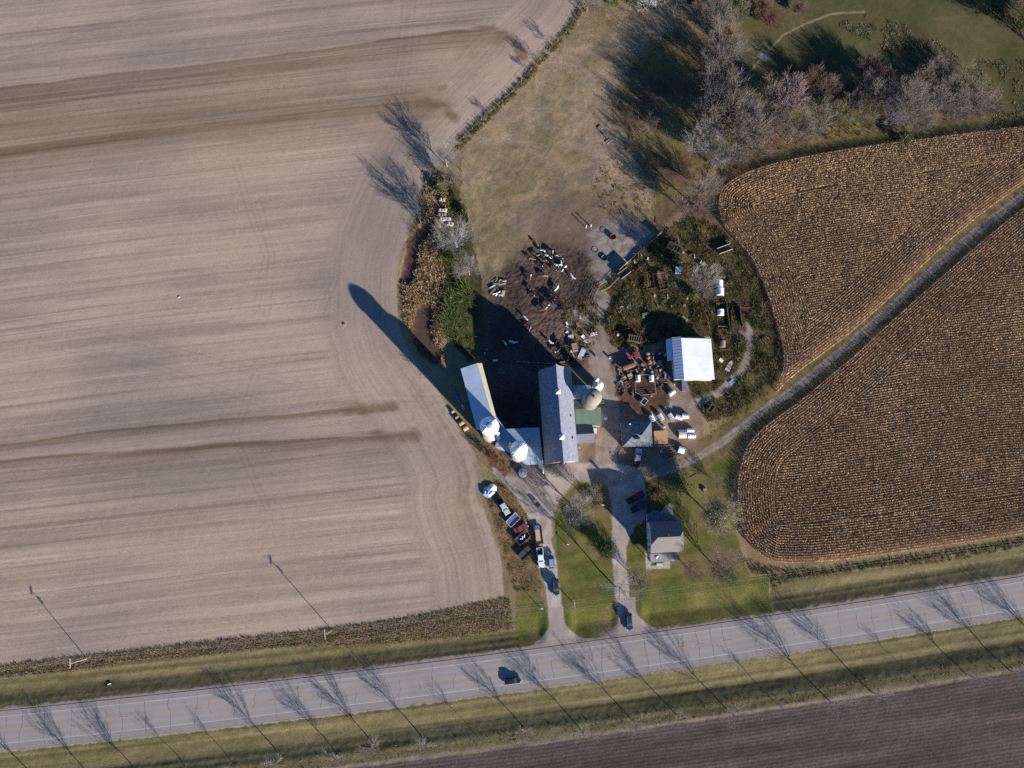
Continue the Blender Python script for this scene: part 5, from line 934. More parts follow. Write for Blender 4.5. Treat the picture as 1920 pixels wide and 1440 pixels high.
M_bluep = mat('faded_blue_paint', lin(88, 106, 140), .6, ns=2, na=.15); M_greenp = mat('green_machine_paint', lin(84, 128, 74), .5, ns=2, na=.12); M_plas = mat('white_plastic', (.78, .78, .77), .5, ns=2, na=.06); M_straw = mat('straw', lin(176, 152, 112), .95, ns=5, na=.25); M_tarp = mat('blue_grey_tarp', lin(150, 175, 200), .5, ns=2, na=.15)
M_redp = mat('red_machine_paint', lin(150, 44, 48), .5, ns=2, na=.15)
def wagon(name, label, cat, px, p2, L, W, h, m, floor=None, z=.75, sides=(1, 1, 1, 1), load=None, nw=4, tongue=True, ribs=0, group=None):
    x, y = G(*px); t = thing(name, label, cat, (x, y, .02), head(px, p2), group)
    q = MB(); q.box((0, 0, z), (L, W, .1)); q.build('floor', floor or m, t)
    for i, (c, d) in enumerate([((L/2-.04, 0), (.07, W-.16)), ((-L/2+.04, 0), (.07, W-.16)), ((0, W/2-.04), (L, .07)), ((0, -W/2+.04), (L, .07))]):
        if sides[i]: q = MB(); q.box((c[0], c[1], z+.055+h/2), (*d, h)); q.build('side_board', m, t)
    for i in range(ribs): q = MB(); xx = -L/2+L*(i+.5)/ribs; q.box((xx, 0, z+h+.06), (.12, W, .08)); q.build('crossbar', M_oldwood, t)
    xs_ = (L*.33, -L*.33) if nw == 4 else (0,)
    wheels(t, [(a, b) for a in xs_ for b in (W/2-.1, -W/2+.1)], .34, .2)
    if tongue: q = MB(); q.bar((L/2, .25, z-.2), (L/2+1.3, 0, .45), .05, n=4); q.bar((L/2, -.25, z-.2), (L/2+1.3, 0, .45), .05, n=4); q.build('tongue', M_dk, t)
    if load: load(t)
    return t
def boxes(t, name, m, lst):
    for c, d in lst: q = MB(); q.box(c, d); q.build(name, m, t, bevel=.03)
wagon('flat_trailer', 'long flatbed trailer with reddish plank floor hitched behind the white pickup', 'trailer', (1010.5, 1004), (1012, 1016), 5.0, 2.1, .35, M_rust, M_wood, sides=(1, 0, 1, 1))
t = thing('loading_cart', 'blue-topped ramp cart at the upper end of the flatbed trailer', 'cart', (*G(1009, 989), 0), head((1009, 989), (1010, 999))); q = MB(); q.box((0, 0, .8), (1.3, 2.0, .12)); q.build('deck', M_bluep, t); wheels(t, [(0, .9), (0, -.9)], .3, .18)
wagon('flat_wagon', 'wagon with blue and white tarp folded over it, between two junk vehicles', 'wagon', (962, 975), (969, 968), 4.0, 2.3, .3, M_plas, M_bluep)
def crates(t): boxes(t, 'tub', M_plas, [((x_, y_, 1.0), (.38, .3, .35)) for x_, y_ in ((-.7, .1), (-.3, -.2), (.1, .2), (.5, -.1), (.9, .15))])
wagon('open_trailer', 'dark open trailer with pale rails holding small white tubs', 'trailer', (980, 1008), (989, 1000), 4.3, 2.5, .55, M_oldwood, M_dk, load=crates)
wagon('low_trailer', 'black low trailer, the lowest of the junk vehicles', 'trailer', (984.5, 1037), (993, 1029), 4.2, 2.2, .25, M_dk, M_dk)
wagon('rust_wagon', 'rusty ribbed hopper wagon left of the white shed', 'wagon', (1189, 637.5), (1201, 640), 4.3, 1.9, 1.3, M_rust, M_rust, ribs=6)
wagon('rack_wagon', 'wooden rack wagon with pale crossbars at the top of the scrapyard', 'wagon', (1263, 466.5), (1275, 473), 4.6, 2.2, .9, M_oldwood, M_rust, ribs=5)
wagon('box_wagon', 'dark open wagon with pale side rails by the pasture fence', 'wagon', (1169.5, 514), (1180, 506), 3.9, 2.0, .8, M_oldwood, M_dk, sides=(0, 0, 1, 1))
wagon('hay_rack', 'dark hay rack with two pale parallel rails near the corn', 'wagon', (1357, 469), (1368, 465), 4.6, 2.0, .8, M_oldwood, M_dk, sides=(0, 0, 1, 1))
wagon('small_trailer', 'small white-rimmed trailer standing alone in front of the calf pen', 'trailer', (1207, 754), (1212, 748), 2.1, 1.5, .4, M_plas, M_dk, nw=2)
wagon('junk_trailer', 'tilted grey trailer lying in the weeds beside the back track', 'trailer', (1332, 767), (1338, 759), 2.6, 1.4, .35, M_oldwood, M_rust, nw=2)
wagon('silage_trough', 'left of two long rusty boxes overgrown with brush', 'trough', (1216, 527), (1219, 543), 5.6, 2.7, .8, M_rust, M_rust, z=.3, tongue=False, group='overgrown rusty boxes')
wagon('silage_trough', 'right of two long rusty boxes overgrown with brush', 'trough', (1242, 529), (1245, 545), 5.6, 2.7, .8, M_rust, M_rust, z=.3, tongue=False, group='overgrown rusty boxes')
# tank spreader, tractor, auger, other machines
t = thing('tank_spreader', 'rounded rust-brown tank on wheels above the calf pen', 'tank', (*G(1177.5, 687), 0), head((1166, 691), (1189, 683))); q = MB(); q.bar((-2.0, 0, 1.15), (2.0, 0, 1.15), .85, n=16); q.build('tank', M_rust, t, bevel=.12); q = MB(); q.box((-.2, -.85, 1.1), (3.4, .12, .3)); q.build('side_rail', M_wood, t); wheels(t, [(-.3, .8), (-.3, -.8)], .5, .3)
def tractor(label, px, p2, m, sc=1.0):
    t = thing('tractor', label, 'tractor', (*G(*px), 0), head(px, p2)); t.scale = (sc,)*3
    q = MB(); q.box((1.0, 0, 1.15), (1.9, .75, .75), taper=.85); q.box((-.2, 0, .8), (1.2, .5, .5)); q.build('hood', m, t, bevel=.08)
    q = MB(); q.box((-.75, 0, 1.5), (1.3, 1.3, .9), taper=.92); q.build('cab', M_glass, t); q = MB(); q.box((-.75, 0, 2.02), (1.5, 1.5, .14)); q.build('cab_roof', m, t, bevel=.05)
    for sy in (-1, 1):
        q = MB(); q.box((-.8, sy*.85, 1.55), (1.4, .5, .1)); q.build('fender', m, t, bevel=.04)
    wheels(t, [(-.8, .95), (-.8, -.95)], .78, .45); wheels(t, [(1.5, .7), (1.5, -.7)], .42, .26); q = MB(); q.bar((1.0, .15, 1.5), (1.0, .15, 2.1), .04); q.build('exhaust', M_dk, t); return t
tractor('bright red tractor among the scrap left of the round bales', (1186, 668), (1176, 673), P_bright, 1.0)
t = thing('auger', 'long red auger lying at the north side of the barnyard', 'auger', (*G(1166, 620), 0), head((1153, 624), (1179, 617))); q = MB(); q.bar((-2.2, 0, .35), (2.3, 0, .9), .16, n=8); q.build('tube', M_redp, t); q = MB(); q.box((-2.3, 0, .35), (.7, .6, .5)); q.build('hopper', M_redp, t, bevel=.04); wheels(t, [(.2, .5), (.2, -.5)], .3, .15)
t = thing('field_implement', 'green farm implement alone in the weeds above the red auger', 'implement', (*G(1210, 590), 0), head((1201, 592), (1218, 588))); q = MB(); q.box((0, .1, .7), (2.6, .8, .5), taper=.85); q.box((-.9, -.6, .5), (.8, .9, .5)); q.build('housing', M_greenp, t, bevel=.06); q = MB(); q.bar((1.3, .1, .6), (2.0, 0, .4), .06); q.build('drawbar', M_dk, t); wheels(t, [(.4, .7), (.4, -.7)], .35, .2)
t = thing('grey_implement', 'grey-green implement half hidden in the shadow of the white shed', 'implement', (*G(1283, 597), 0), head((1277, 591), (1290, 603))); q = MB(); q.box((0, 0, .6), (2.2, .7, .35), taper=.8); q.build('frame', mat('grey_green_paint', lin(120, 135, 110), .7, ns=3, na=.2), t, bevel=.04); wheels(t, [(.4, .6), (.4, -.6)], .32, .18)
# utility cart with rider on the driveway
t = thing('utility_cart', 'small dark utility cart parked on the driveway curve', 'cart', (*G(1006.5, 944), .02), head((1003, 939), (1012, 950))); q = MB(); q.box((0, 0, .5), (2.4, 1.2, .35), taper=.92); q.build('body', M_dk, t, bevel=.07); q = MB(); q.box((-.75, 0, .78), (.9, 1.1, .22)); q.build('cargo_box', M_oldwood, t); q = MB(); q.box((.15, 0, .8), (.45, 1.0, .3)); q.build('seat', M_black_, t, bevel=.05); q = MB(); q.ring((.55, .25, 1.0), .16, .02, 12, 5); q.build('steering_wheel', M_black_, t); wheels(t, [(.8, .55), (.8, -.55), (-.8, .55), (-.8, -.55)], .28, .2)
# calf hutches
def hutch(label, px, p2, L, W, H, group=None, name='calf_hutch', m=None, slats=4, rd=True):
    t = thing(name, label, 'calf hutch', (*G(*px), 0), head(px, p2), group); n = 9; q = MB(); A = []
    for xx in (-L/2, L/2):
        A.append([q.bm.verts.new((xx, W/2*(math.cos(a) if rd else max(-1, min(1, 1.35*math.cos(a)))), max(0, H*(.45+.55*math.sin(a)) if 0 < i < n-1 else H*.45))) for i, a in enumerate(np.linspace(0, math.pi, n))]+[q.bm.verts.new((xx, -W/2, 0)), q.bm.verts.new((xx, W/2, 0))])
    k = len(A[0])
    for i in range(k): q.bm.faces.new((A[0][i], A[0][(i+1) % k], A[1][(i+1) % k], A[1][i]))
    q.bm.faces.new(A[0]); q.bm.faces.new(A[1][::-1]); q.build('shell', m or M_plas, t)
    q = MB(); q.box((L/2+.02, 0, H*.33), (.06, W*.5, H*.62)); q.build('door_opening', M_dark, t)
    for i in range(slats): xx = -L/2+L*(i+.5)/slats; q = MB(); q.box((xx, 0, H+.005), (.10, W*.5, .04)); q.build('roof_slot', M_dk, t)
    return t
for i, (a, b, c, d) in enumerate([(1222, 785, 1219, 779), (1238.5, 782.5, 1235, 777), (1257.5, 782, 1254, 777), (1272.5, 782.5, 1268, 781), (1284, 780.5, 1280, 780)]):
    hutch(f'slatted white calf hutch, {ORD[i]} from left in the row behind the workshop', (a, b), (c, d), 2.1, 1.35, 1.35, 'white hutches in the row behind the workshop', slats=4)
hutch('wide hutch with pinkish top, left of the pair by the farm lane', (1279, 814), (1272, 814), 2.4, 2.6, 1.5, 'hutches by the lane', m=mat('pinkish_plastic', lin(205, 190, 180), .6, ns=3, na=.15), slats=0)
hutch('upper white hutch of the pair right of the pinkish one', (1293.5, 807.5), (1286, 807.5), 2.1, 1.3, 1.3, 'hutches by the lane', slats=3)
hutch('lower white hutch of the pair right of the pinkish one', (1296, 817.5), (1289, 817.5), 2.2, 1.35, 1.3, 'hutches by the lane', slats=3)
hutch('white dome hutch on the end of the striped garden pen', (1277, 844), (1271, 842), 1.9, 2.0, 1.5, slats=0)
hutch('upper of two large domed white hutches right of the scrapyard tree', (1348, 534), (1348, 526), 2.2, 2.1, 1.8, 'large domed hutches', slats=0)
hutch('lower of two large domed white hutches right of the scrapyard tree', (1349.5, 548.5), (1349.5, 541), 2.3, 2.2, 1.8, 'large domed hutches', slats=0)
hutch('white hutch inside the narrow pen north of the white shed corner', (1350, 587), (1350, 580), 1.9, 2.1, 1.5, slats=1)
hutch('grey-brown hutch inside the lower end of the narrow pen', (1354, 646), (1354, 639), 2.0, 1.7, 1.4, m=M_oldwood, slats=0)
hutch('white box hutch in the upper left corner of the calf pen', (1196, 710.5), (1196, 704), 1.9, 1.3, 1.4, 'hutches in the calf pen', slats=0)
hutch('white box hutch in the upper right corner of the calf pen', (1221, 710.5), (1221, 704), 1.9, 1.3, 1.4, 'hutches in the calf pen', slats=0)
hutch('long white tank-shaped hutch alone on the dirt between pen and crib', (1259, 737.5), (1265, 733), 2.2, 1.2, 1.3, slats=0)
hutch('short white hutch beside the pale boat', (1351, 676.5), (1347, 673), 1.3, 1.2, 1.2, slats=0)
# boat
t = thing('boat', 'pale open boat with pointed bow beside the curved back track', 'boat', (*G(1366.5, 687), 0), head((1362, 696), (1371, 678))); q = MB(); n = 9
top = [(x_, s_*.72*(1 if x_ < .3 else max(.02, 1-((x_-.3)/1.6)**2)), .62+.08*max(0, x_)) for s_, xs2 in ((1, np.linspace(-1.7, 1.9, n)), (-1, np.linspace(1.9, -1.7, n)[1:])) for x_ in xs2]; bot = [(p_[0]*.86, p_[1]*.6, .12) for p_ in top]
q.hull(bot, top); q.build('hull', mat('boat_paint', lin(205, 208, 196), .5, ns=2, na=.1), t); q = MB(); q.box((-.7, 0, .68), (.3, 1.2, .05)); q.box((.4, 0, .7), (.3, 1.15, .05)); q.build('bench', M_oldwood, t)
# fences, pens and gates
def fence(name, label, pts, h, m, step=2.4, rails=3, post=.11, solid=False, cat='fence', group=None, rr=.05):
    P = [G(*p) for p in pts]; t = thing(name, label, cat, (P[0][0], P[0][1], 0), 0, group); o = P[0]; q = MB()
    for a, b in zip(P, P[1:]):
        L_ = math.dist(a, b); n = max(1, round(L_/step)); rz = math.atan2(b[1]-a[1], b[0]-a[0])
        for i in range(n+(b is P[-1])):
            x, y = a[0]+(b[0]-a[0])*i/n, a[1]+(b[1]-a[1])*i/n; r = MB(); zz = float(zat(x, y)); r.box((x-o[0], y-o[1], zz+h/2-.05), (post, post, h+.1), rz); r.build('post', m, t)
        z0 = float(zat(*a)); z1 = float(zat(*b))
        if solid: q.hull([(a[0]-o[0], a[1]-o[1], z0), (b[0]-o[0], b[1]-o[1], z1), (b[0]-o[0]+.06, b[1]-o[1]+.06, z1), (a[0]-o[0]+.06, a[1]-o[1]+.06, z0)], [(a[0]-o[0], a[1]-o[1], z0+h*.96), (b[0]-o[0], b[1]-o[1], z1+h*.96), (b[0]-o[0]+.06, b[1]-o[1]+.06, z1+h*.96), (a[0]-o[0]+.06, a[1]-o[1]+.06, z0+h*.96)])
        else:
            for k in range(rails): zz = h*(k+1)/rails*.96; q.bar((a[0]-o[0], a[1]-o[1], z0+zz), (b[0]-o[0], b[1]-o[1], z1+zz), rr, n=4)
    q.build('panel' if solid else 'rails', m, t); return t
fence('pipe_gate', 'dark pipe gate casting a barred shadow at the east side of the cattle lot', [(1126, 534), (1117, 552), (1110, 569)], 2.0, M_oldwood, 1.3, 7, .14, cat='gate', rr=.045)
fence('wire_fence', 'fence line between tilled field and pasture, running to the top', [(851, 276), (903, 226), (960, 174), (1013, 112), (1062, 62), (1088, 18)], 1.2, M_oldwood, 4.5, 3, .12, rr=.012)
fence('windbreak', 'tall board windbreak at the corner where pale lot meets wood', [(1240, 438), (1231, 445)], 2.3, M_oldwood, 1.5, 1, .14, solid=True)
fence('windbreak', 'tall board windbreak beside the dark open wagon', [(1176, 494), (1160, 509)], 2.3, M_oldwood, 1.5, 1, .14, solid=True)
fence('board_fence', 'board fence between the pale lot and the scrapyard', [(1231, 446), (1205, 467), (1178, 492)], .9, M_oldwood, 2.4, 1, .14, solid=True)
fence('board_fence', 'lower fence continuing from the dark wagon towards the pipe gate', [(1160, 522), (1142, 540), (1128, 548)], 1.4, M_oldwood, 2.4, 4, .13)
fence('wire_fence', 'thin fence along the west edge of the pasture', [(866, 300), (872, 370), (890, 440), (903, 520)], 1.1, M_oldwood, 5, 3, .1, rr=.012)
fence('wire_fence', 'thin fence along the mown edge of the corn and the lawn', [(1396, 1052), (1405, 1079), (1441, 1077), (1449, 1151)], 1.0, M_oldwood, 4, 3, .09, rr=.012)
fence('feed_bunk', 'long concrete feed bunk across the north end of the barn courtyard', [(970, 678.5), (1030, 682.5), (1058, 679)], .7, M_conc, 3.2, 1, .3, solid=True, cat='feed bunk')
fence('calf_pen_fence', 'grey rail fence round the calf pen, green board at the bottom', [(1191, 703.5), (1225, 703.5), (1230, 739), (1202, 742), (1191, 736), (1191, 703.5)], 1.1, M_oldwood, 2.2, 4, .12, cat='pen')
fence('narrow_pen_wall', 'grey boards on the right side of the narrow pen', [(1360.5, 568), (1364, 595), (1368, 625)], 1.3, M_greyw, 2.2, 1, .14, solid=True, cat='pen')
fence('narrow_pen_wall', 'brown boards on the left side and ends of the narrow pen', [(1360, 569), (1342, 570), (1345, 612), (1350, 657), (1367, 656)], 1.0, M_rust, 2.4, 3, .12, cat='pen')
fence('pen_divider', 'single pale rail across the middle of the narrow pen', [(1345, 613), (1361, 613)], 1.0, M_oldwood, 2.4, 2, .1, cat='pen')
fence('silage_wall', 'rusty wall of the brown bunker right of the narrow pen', [(1370, 622), (1369, 585), (1374, 574)], 1.2, M_rust, 2.4, 1, .14, solid=True, cat='wall')
fence('silage_wall', 'dark far wall of the brown bunker, next to the back track', [(1386, 575), (1388, 600), (1392, 612)], 1.3, M_oldwood, 2.4, 1, .14, solid=True, cat='wall')
fence('red_gate', 'short red gate across the back track', [(1387, 577.5), (1406, 578.5)], 1.1, M_redp, 3, 3, .12, cat='gate')
fence('garden_fence', 'low board frame round the striped garden pen by the lane', [(1243, 848), (1271.5, 834.5), (1287, 850.5), (1251, 862), (1243, 848)], .55, M_oldwood, 2.4, 2, .1, cat='pen')
for i in range(4): t = tag(MB().box((*[G(1249+i*2.6, 845.5+i*3.9)[k] if k < 2 else 0 for k in (0, 1)], .12), (3.4, .18, .22), head((1249, 850), (1270, 842))).build('garden_board', M_rust), f'rusty board in the striped garden pen, {ORD[i]} from the top', 'board', 'boards in the garden pen')
fence('junk_fence', 'leaning rail fence at the upper right of the scrapyard', [(1331, 517), (1350, 499)], 1.3, M_oldwood, 2.0, 3, .1)
fence('corral_fence', 'rails closing the lot corner beside the scrap heap', [(1063, 656), (1066, 676)], 1.3, M_oldwood, 2, 3, .1)
fence('corral_fence', 'short pale rail on the mud near the round barn end', [(1036, 672), (1049, 672)], .8, M_oldwood, 2, 1, .1)
fence('workshop_fence', 'white rails running right from the workshop corner', [(1227, 838), (1266, 834.5)], .9, M_oldwood, 2.2, 2, .08)
fence('garden_edge', 'leaning pale board at the lower left corner of the workshop', [(1166, 843), (1160, 852)], .5, M_wood, 2, 2, .08)
# posts, poles and wires
def pole(label, px, h, arms=True, name='utility_pole', lean=(0, 0), armdir=None, lamp=False):
    x, y = G(*px); z = float(zat(x, y)); t = thing(name, label, 'pole', (x, y, z)); q = MB(); q.bar((0, 0, -.2), (lean[0], lean[1], h), .12, .08, 10); q.build('shaft', mat('pole_wood', lin(190, 180, 165), .9, ns=2, na=.1) if 'pole_wood' not in bpy.data.materials else bpy.data.materials['pole_wood'], t)
    if arms:
        d = Vector((-math.sin(armdir), math.cos(armdir), 0)); q = MB(); q.bar(Vector((0, 0, h-.5))-d*1.25, Vector((0, 0, h-.5))+d*1.25, .1, n=4); q.build('crossarm', bpy.data.materials['pole_wood'], t)
        for k in (-1.1, -.4, .4, 1.1): q = MB(); q.bar(Vector((0, 0, h-.4))+d*k, Vector((0, 0, h-.12))+d*k, .06, n=6); q.build('insulator', M_lamp, t)
        q = MB(); q.bar((.3, .1, h-2.2), (.3, .1, h-1.3), .15, n=12); q.build('transformer', M_rim, t)
    if lamp: q = MB(); q.box((.3, 0, h+.05), (.7, .25, .14)); q.build('lamp_head', M_trim, t)
    return t
ad = math.atan(RC[1])
PA = (163, 1235); PB = (623, 1182); PC = (1073, 1128.5); PD = (1530, 1064); PE = (2010, 1003)
pole('utility pole nearest the left edge of the photo, beside the tilled field', PA, 9.4, True, armdir=ad)
pole('utility pole among the tall grass in the middle of the left verge', PB, 9.8, True, armdir=ad)
pole('utility pole standing on the lawn between the two driveways', PC, 8.8, True, armdir=ad)
pole('short white lamp post left of the west driveway', (1013.5, 1140), 2.6, False, 'lamp_post', lamp=True)
pole('short white post on the lawn island, left of the evergreen', (1062.5, 1021), 1.6, False, 'lamp_post', lamp=True)
pole('tall white-armed yard lamp on the drive island', (1124, 948), 6.5, False, 'lamp_post', lamp=True)
q = MB(); t = thing('power_line', 'power line crossing the lawns parallel to the highway', 'power line', (*G(*PB), 0))
o = G(*PB)
for k in (-1.1, .4, 1.1):
    for (a, ha), (b, hb) in zip([((-330, 1294), 9), (PA, 9), (PB, 9.4), (PC, 8.4)], [(PA, 9), (PB, 9.4), (PC, 8.4), (PE, 9)]):
        A = np.array(G(*a)); B = np.array(G(*b)); pr_ = None
        for i in range(13):
            f = i/12; p_ = A+(B-A)*f; zz = ha+(hb-ha)*f-1.1*4*f*(1-f); v = (p_[0]-o[0]-math.sin(ad)*k, p_[1]-o[1]+math.cos(ad)*k, zz)
            if pr_: q.bar(pr_, v, .008, n=3)
            pr_ = v
q.build('wires', mat('aluminium_wire', (.35, .35, .35), .5), t)
for i, (a, b) in enumerate([(1098.5, 427), (1107.5, 425)]): t = thing('gate_post', ['left', 'right'][i]+' of the twin white posts at the upper end of the cattle lot', 'post', (*G(a, b), 0), 0, 'twin white posts'); q = MB(); q.bar((0, 0, -.1), (0, 0, 2.2), .17, n=10); q.build('shaft', M_trim, t); q = MB(); q.lathe((0, 0, 2.2), [(.2, 0), (.15, .1), (0, .14)], 10); q.build('cap', M_oldwood, t)
# ring feeders
for a, b, R_, hh, m_, lb in [(1149, 446, .95, .95, M_rust, 'rust-red ring feeder casting a shadow on the pale pad'), (1131, 431, .95, .12, M_dk, 'flat dark ring above left of the rusty feeder'), (1115.5, 468, 1.0, .12, M_dk, 'flat dark ring at the left rim of the pale pad'), (1133, 484, 1.0, .5, M_dk, 'dark ring feeder in the shade of the board fence')]:
    t = thing('ring_feeder', lb, 'feeder', (*G(a, b), 0), 0, 'ring feeders'); q = MB()
    if hh > .3:
        q.lathe((0, 0, 0), [(R_, .0), (R_, hh), (R_-.05, hh), (R_-.05, .0)], 26); q.build('wall', m_, t)
    q = MB(); q.ring((0, 0, max(hh, .12)), R_, .06, 26, 6); q.build('rim', m_, t)
# bales
def bale(label, px, hd, R_=.72, L=1.25, group=None, m=None):
    x, y = G(*px); t = thing('round_bale', label, 'bale', (x, y, float(zat(x, y))), hd, group); q = MB(); q.bar((-L/2, 0, R_*.96), (L/2, 0, R_*.96), R_, n=18); q.build('straw', m or M_straw, t, bevel=.06)
    q = MB()
    for xx in (-L*.3, 0, L*.3): q.bar((xx-.02, 0, R_*.96), (xx+.02, 0, R_*.96), R_+.012, n=18)
    q.build('twine', M_oldwood, t)
M_oldb = mat('brown_old_straw', lin(150, 118, 92), .95, ns=5, na=.25); M_netb = mat('grey_net_wrap', lin(196, 188, 176), .85, ns=5, na=.25)
for i, (a, b) in enumerate([(1214, 664), (1223, 663), (1214.5, 672), (1222.5, 672), (1217, 680), (1225.5, 680), (1205, 684)]): bale(f'brown round bale left of the white shed, {ORD[i]} counting from the top', (a, b), .2+i*.4, .66, 1.1, 'brown bales left of the white shed', M_oldb)
for i, (a, b, s_) in enumerate([(849, 772, .5), (857, 783, .6), (865.5, 794, .85), (873, 803, .85)]): bale(f'golden straw bale in the line west of the pole shed, {ORD[i]} from the top', (a, b), head((865, 794), (873, 789)), s_, s_*1.9, 'golden bales west of the pole shed')
k = 0
for a, b, n in [(827, 376, 2), (825, 396, 3), (824, 404, 3), (827, 412, 4), (842, 421, 2), (836, 412, 2)]:
    for j in range(n): bale(f'weathered round bale in the stack beside the creek, {ORD[k]} counting from the top', (a+j*5.0, b+(j % 2)), head((0, 0), (10, 1))+1.57, .62, 1.0, 'weathered bales beside the creek', [M_netb, M_oldb][(k+j) % 2]); k += 1
# loose things
def flat(name, label, cat, px, d, hd, m, z=0.0, group=None, tilt=0.0, extra=None):
    x, y = G(*px); t = thing(name, label, cat, (x, y, float(zat(x, y))+z), hd, group); t.rotation_euler = (tilt, 0, hd)
    q = MB(); q.box((0, 0, d[2]/2), d, taper=.97); q.build('panel' if d[2] < .3 else 'body', m, t)
    q = MB(); q.box((0, d[1]*.42, d[2]+.03), (d[0]*.96, d[1]*.08, .06)); q.box((0, -d[1]*.42, d[2]+.03), (d[0]*.96, d[1]*.08, .06)); q.build('frame', M_oldwood, t)
    return t
flat('concrete_slab', 'tilted concrete slab in the scrap heap beside the cattle lot', 'slab', (1080, 586), (1.6, 2.0, .25), .2, M_conc)
flat('concrete_slab', 'pale slab at the foot of the pipe gate', 'slab', (1103, 577), (1.5, 1.3, .25), .1, M_conc)
flat('feed_box', 'brown box with pinkish lid at the bottom of the scrap heap', 'box', (1077, 652), (1.7, 2.6, 1.0), .2, M_oldwood)
flat('cattle_grid', 'grey gridded panel leaning beside the dirt drive', 'panel', (1091, 663), (1.5, 3.9, .12), -.45, M_galv, .2, tilt=.1)
flat('scrap_sheet', 'white sheet in the middle of the scrap heap', 'scrap', (1093, 632), (1.1, 1.2, .1), .7, M_plas, .5)
flat('scrap_sheet', 'torn cream rag pile left of the white sheet', 'scrap', (1071, 631), (1.4, 1.0, .35), .3, M_creamw)
flat('scrap_boat', 'upturned white hull at the edge of the dirt drive', 'hull', (1113, 626), (2.2, .9, .45), .25, M_plas)
flat('blue_bin', 'blue tarp-covered bin in the heart of the scrapyard', 'bin', (1270.5, 508), (1.9, 2.3, 1.2), -.05, M_tarp)
flat('white_bucket_rack', 'small white tray on the yard east of the green roof', 'tray', (1136, 785), (.9, .9, .4), .15, M_plas)
flat('green_dumpster', 'dark green bin right of the concrete silo', 'bin', (1128.5, 755), (1.5, 1.1, 1.1), 0, mat('dark_green_paint', (.03, .08, .05), .6))
flat('scrap_sheet', 'shiny crumpled foil heap above the scrapyard tree', 'scrap', (1318, 496), (1.6, 1.1, .4), .6, M_galv)
flat('blue_float', 'light blue float lying beside the back track', 'float', (1370.5, 716), (1.7, .75, .3), .7, mat('light_blue_plastic', lin(130, 180, 230), .5))
flat('pallet', 'cream pallet stack left of the calf pen', 'pallet', (1181, 705), (1.5, 1.4, .7), .6, M_wood)
flat('pallet', 'smaller cream pallet left of the pallet stack', 'pallet', (1170.5, 709), (1.2, .9, .4), .6, M_wood)
flat('junk_box', 'reddish box below the pallets', 'box', (1174, 719), (1.2, 1.2, .6), .5, M_rust)
flat('blue_tote', 'blue tote at the left wall of the white shed', 'tote', (1247, 700), (1.2, 1.0, .8), .3, M_bluep)
flat('blue_tote', 'second blue tote, just below the other one', 'tote', (1256, 708), (1.1, 1.2, .7), .1, M_bluep)
flat('concrete_pad_block', 'wooden frame box at the lower right of the round bales', 'crate', (1236, 683), (1.6, 1.5, .6), .15, M_oldwood)
flat('blue_drum_cart', 'blue canoe-like trough, upper one west of the pole shed', 'trough', (852, 733), (.7, 2.4, .4), .25, M_bluep)
flat('blue_drum_cart', 'long dim blue trough below the upper one west of the pole shed', 'trough', (858, 748), (.7, 2.6, .4), .5, M_bluep)
flat('white_sail_scrap', 'pale blue pointed scrap west of the pole shed', 'scrap', (868, 763), (.7, 1.9, .3), .4, M_tarp)
flat('water_trough', 'small pale trough outside the north end of the pole shed', 'trough', (928.5, 676), (1.7, .7, .5), 0, M_galv)
flat('hive_box', 'little table-like stand on the lawn beside the willow shadow', 'stand', (1321, 919), (1.1, 1.1, .6), .2, M_oldwood)
flat('fallen_branch_board', 'pale board lying in the grass above the lawn', 'board', (1300, 892), (2.2, .16, .08), .5, M_wood)
for i, (a, b, c, d, r_) in enumerate([(1125.5, 240, 1.6, 1.1, .7), (1128, 246, 1.6, .5, -1.0), (1135, 255, 2.0, .8, -.9), (1141, 265, 2.2, 1.0, .7)]): flat('feed_slab', f'dark blue-grey slab in the broken chain on the pasture, {ORD[i]} from the top', 'slab', (a, b), (c, d, .35), r_, M_greyw, group='broken chain of slabs on the pasture')
rr_ = random.Random(3)
for i in range(16):
    a, b = 922+rr_.uniform(0, 24), 524+rr_.uniform(0, 30); flat('lumber_board', f'board in the lumber heap west of the cattle, {ORD[i]} counting from the left', 'board', (920+i*1.7, b), (rr_.uniform(1.0, 2.6), rr_.uniform(.25, .5), .1), rr_.uniform(-.4, 1.0), [M_wood, M_oldwood, M_plas][i % 3], .05+.12*(i % 4), group='boards of the lumber heap', tilt=rr_.uniform(-.2, .2))
flat('door_frame', 'empty wooden frame standing out of the lumber heap', 'frame', (943.5, 551), (.9, 2.2, .12), -.2, M_wood, .3)
for i in range(24):
    flat('scrap_piece', f'bit of scrap in the heap right of the cows, {ORD[i]} from the top', 'scrap', (1062+rr_.uniform(0, 44), 592+i*3.5), (rr_.uniform(.4, 1.3), rr_.uniform(.3, .9), rr_.uniform(.1, .5)), rr_.uniform(0, 3), [M_greyw, M_galv, M_dk, M_rust, M_plas][i % 5], .1, group='scrap in the heap right of the cows')
for i in range(28):
    flat('scrap_piece', f'bit of scrap between tractor and calf pen, {ORD[i]} from the left', 'scrap', (1154+i*3.6, 648+rr_.uniform(0, 85) if not 1190 < 1154+i*3.6 < 1232 else 688+rr_.uniform(0, 12)), (rr_.uniform(.5, 1.5), rr_.uniform(.3, .9), rr_.uniform(.1, .6)), rr_.uniform(0, 3), [M_rust, M_dk, M_oldwood, M_galv][i % 4], .05, group='scrap between tractor and calf pen')
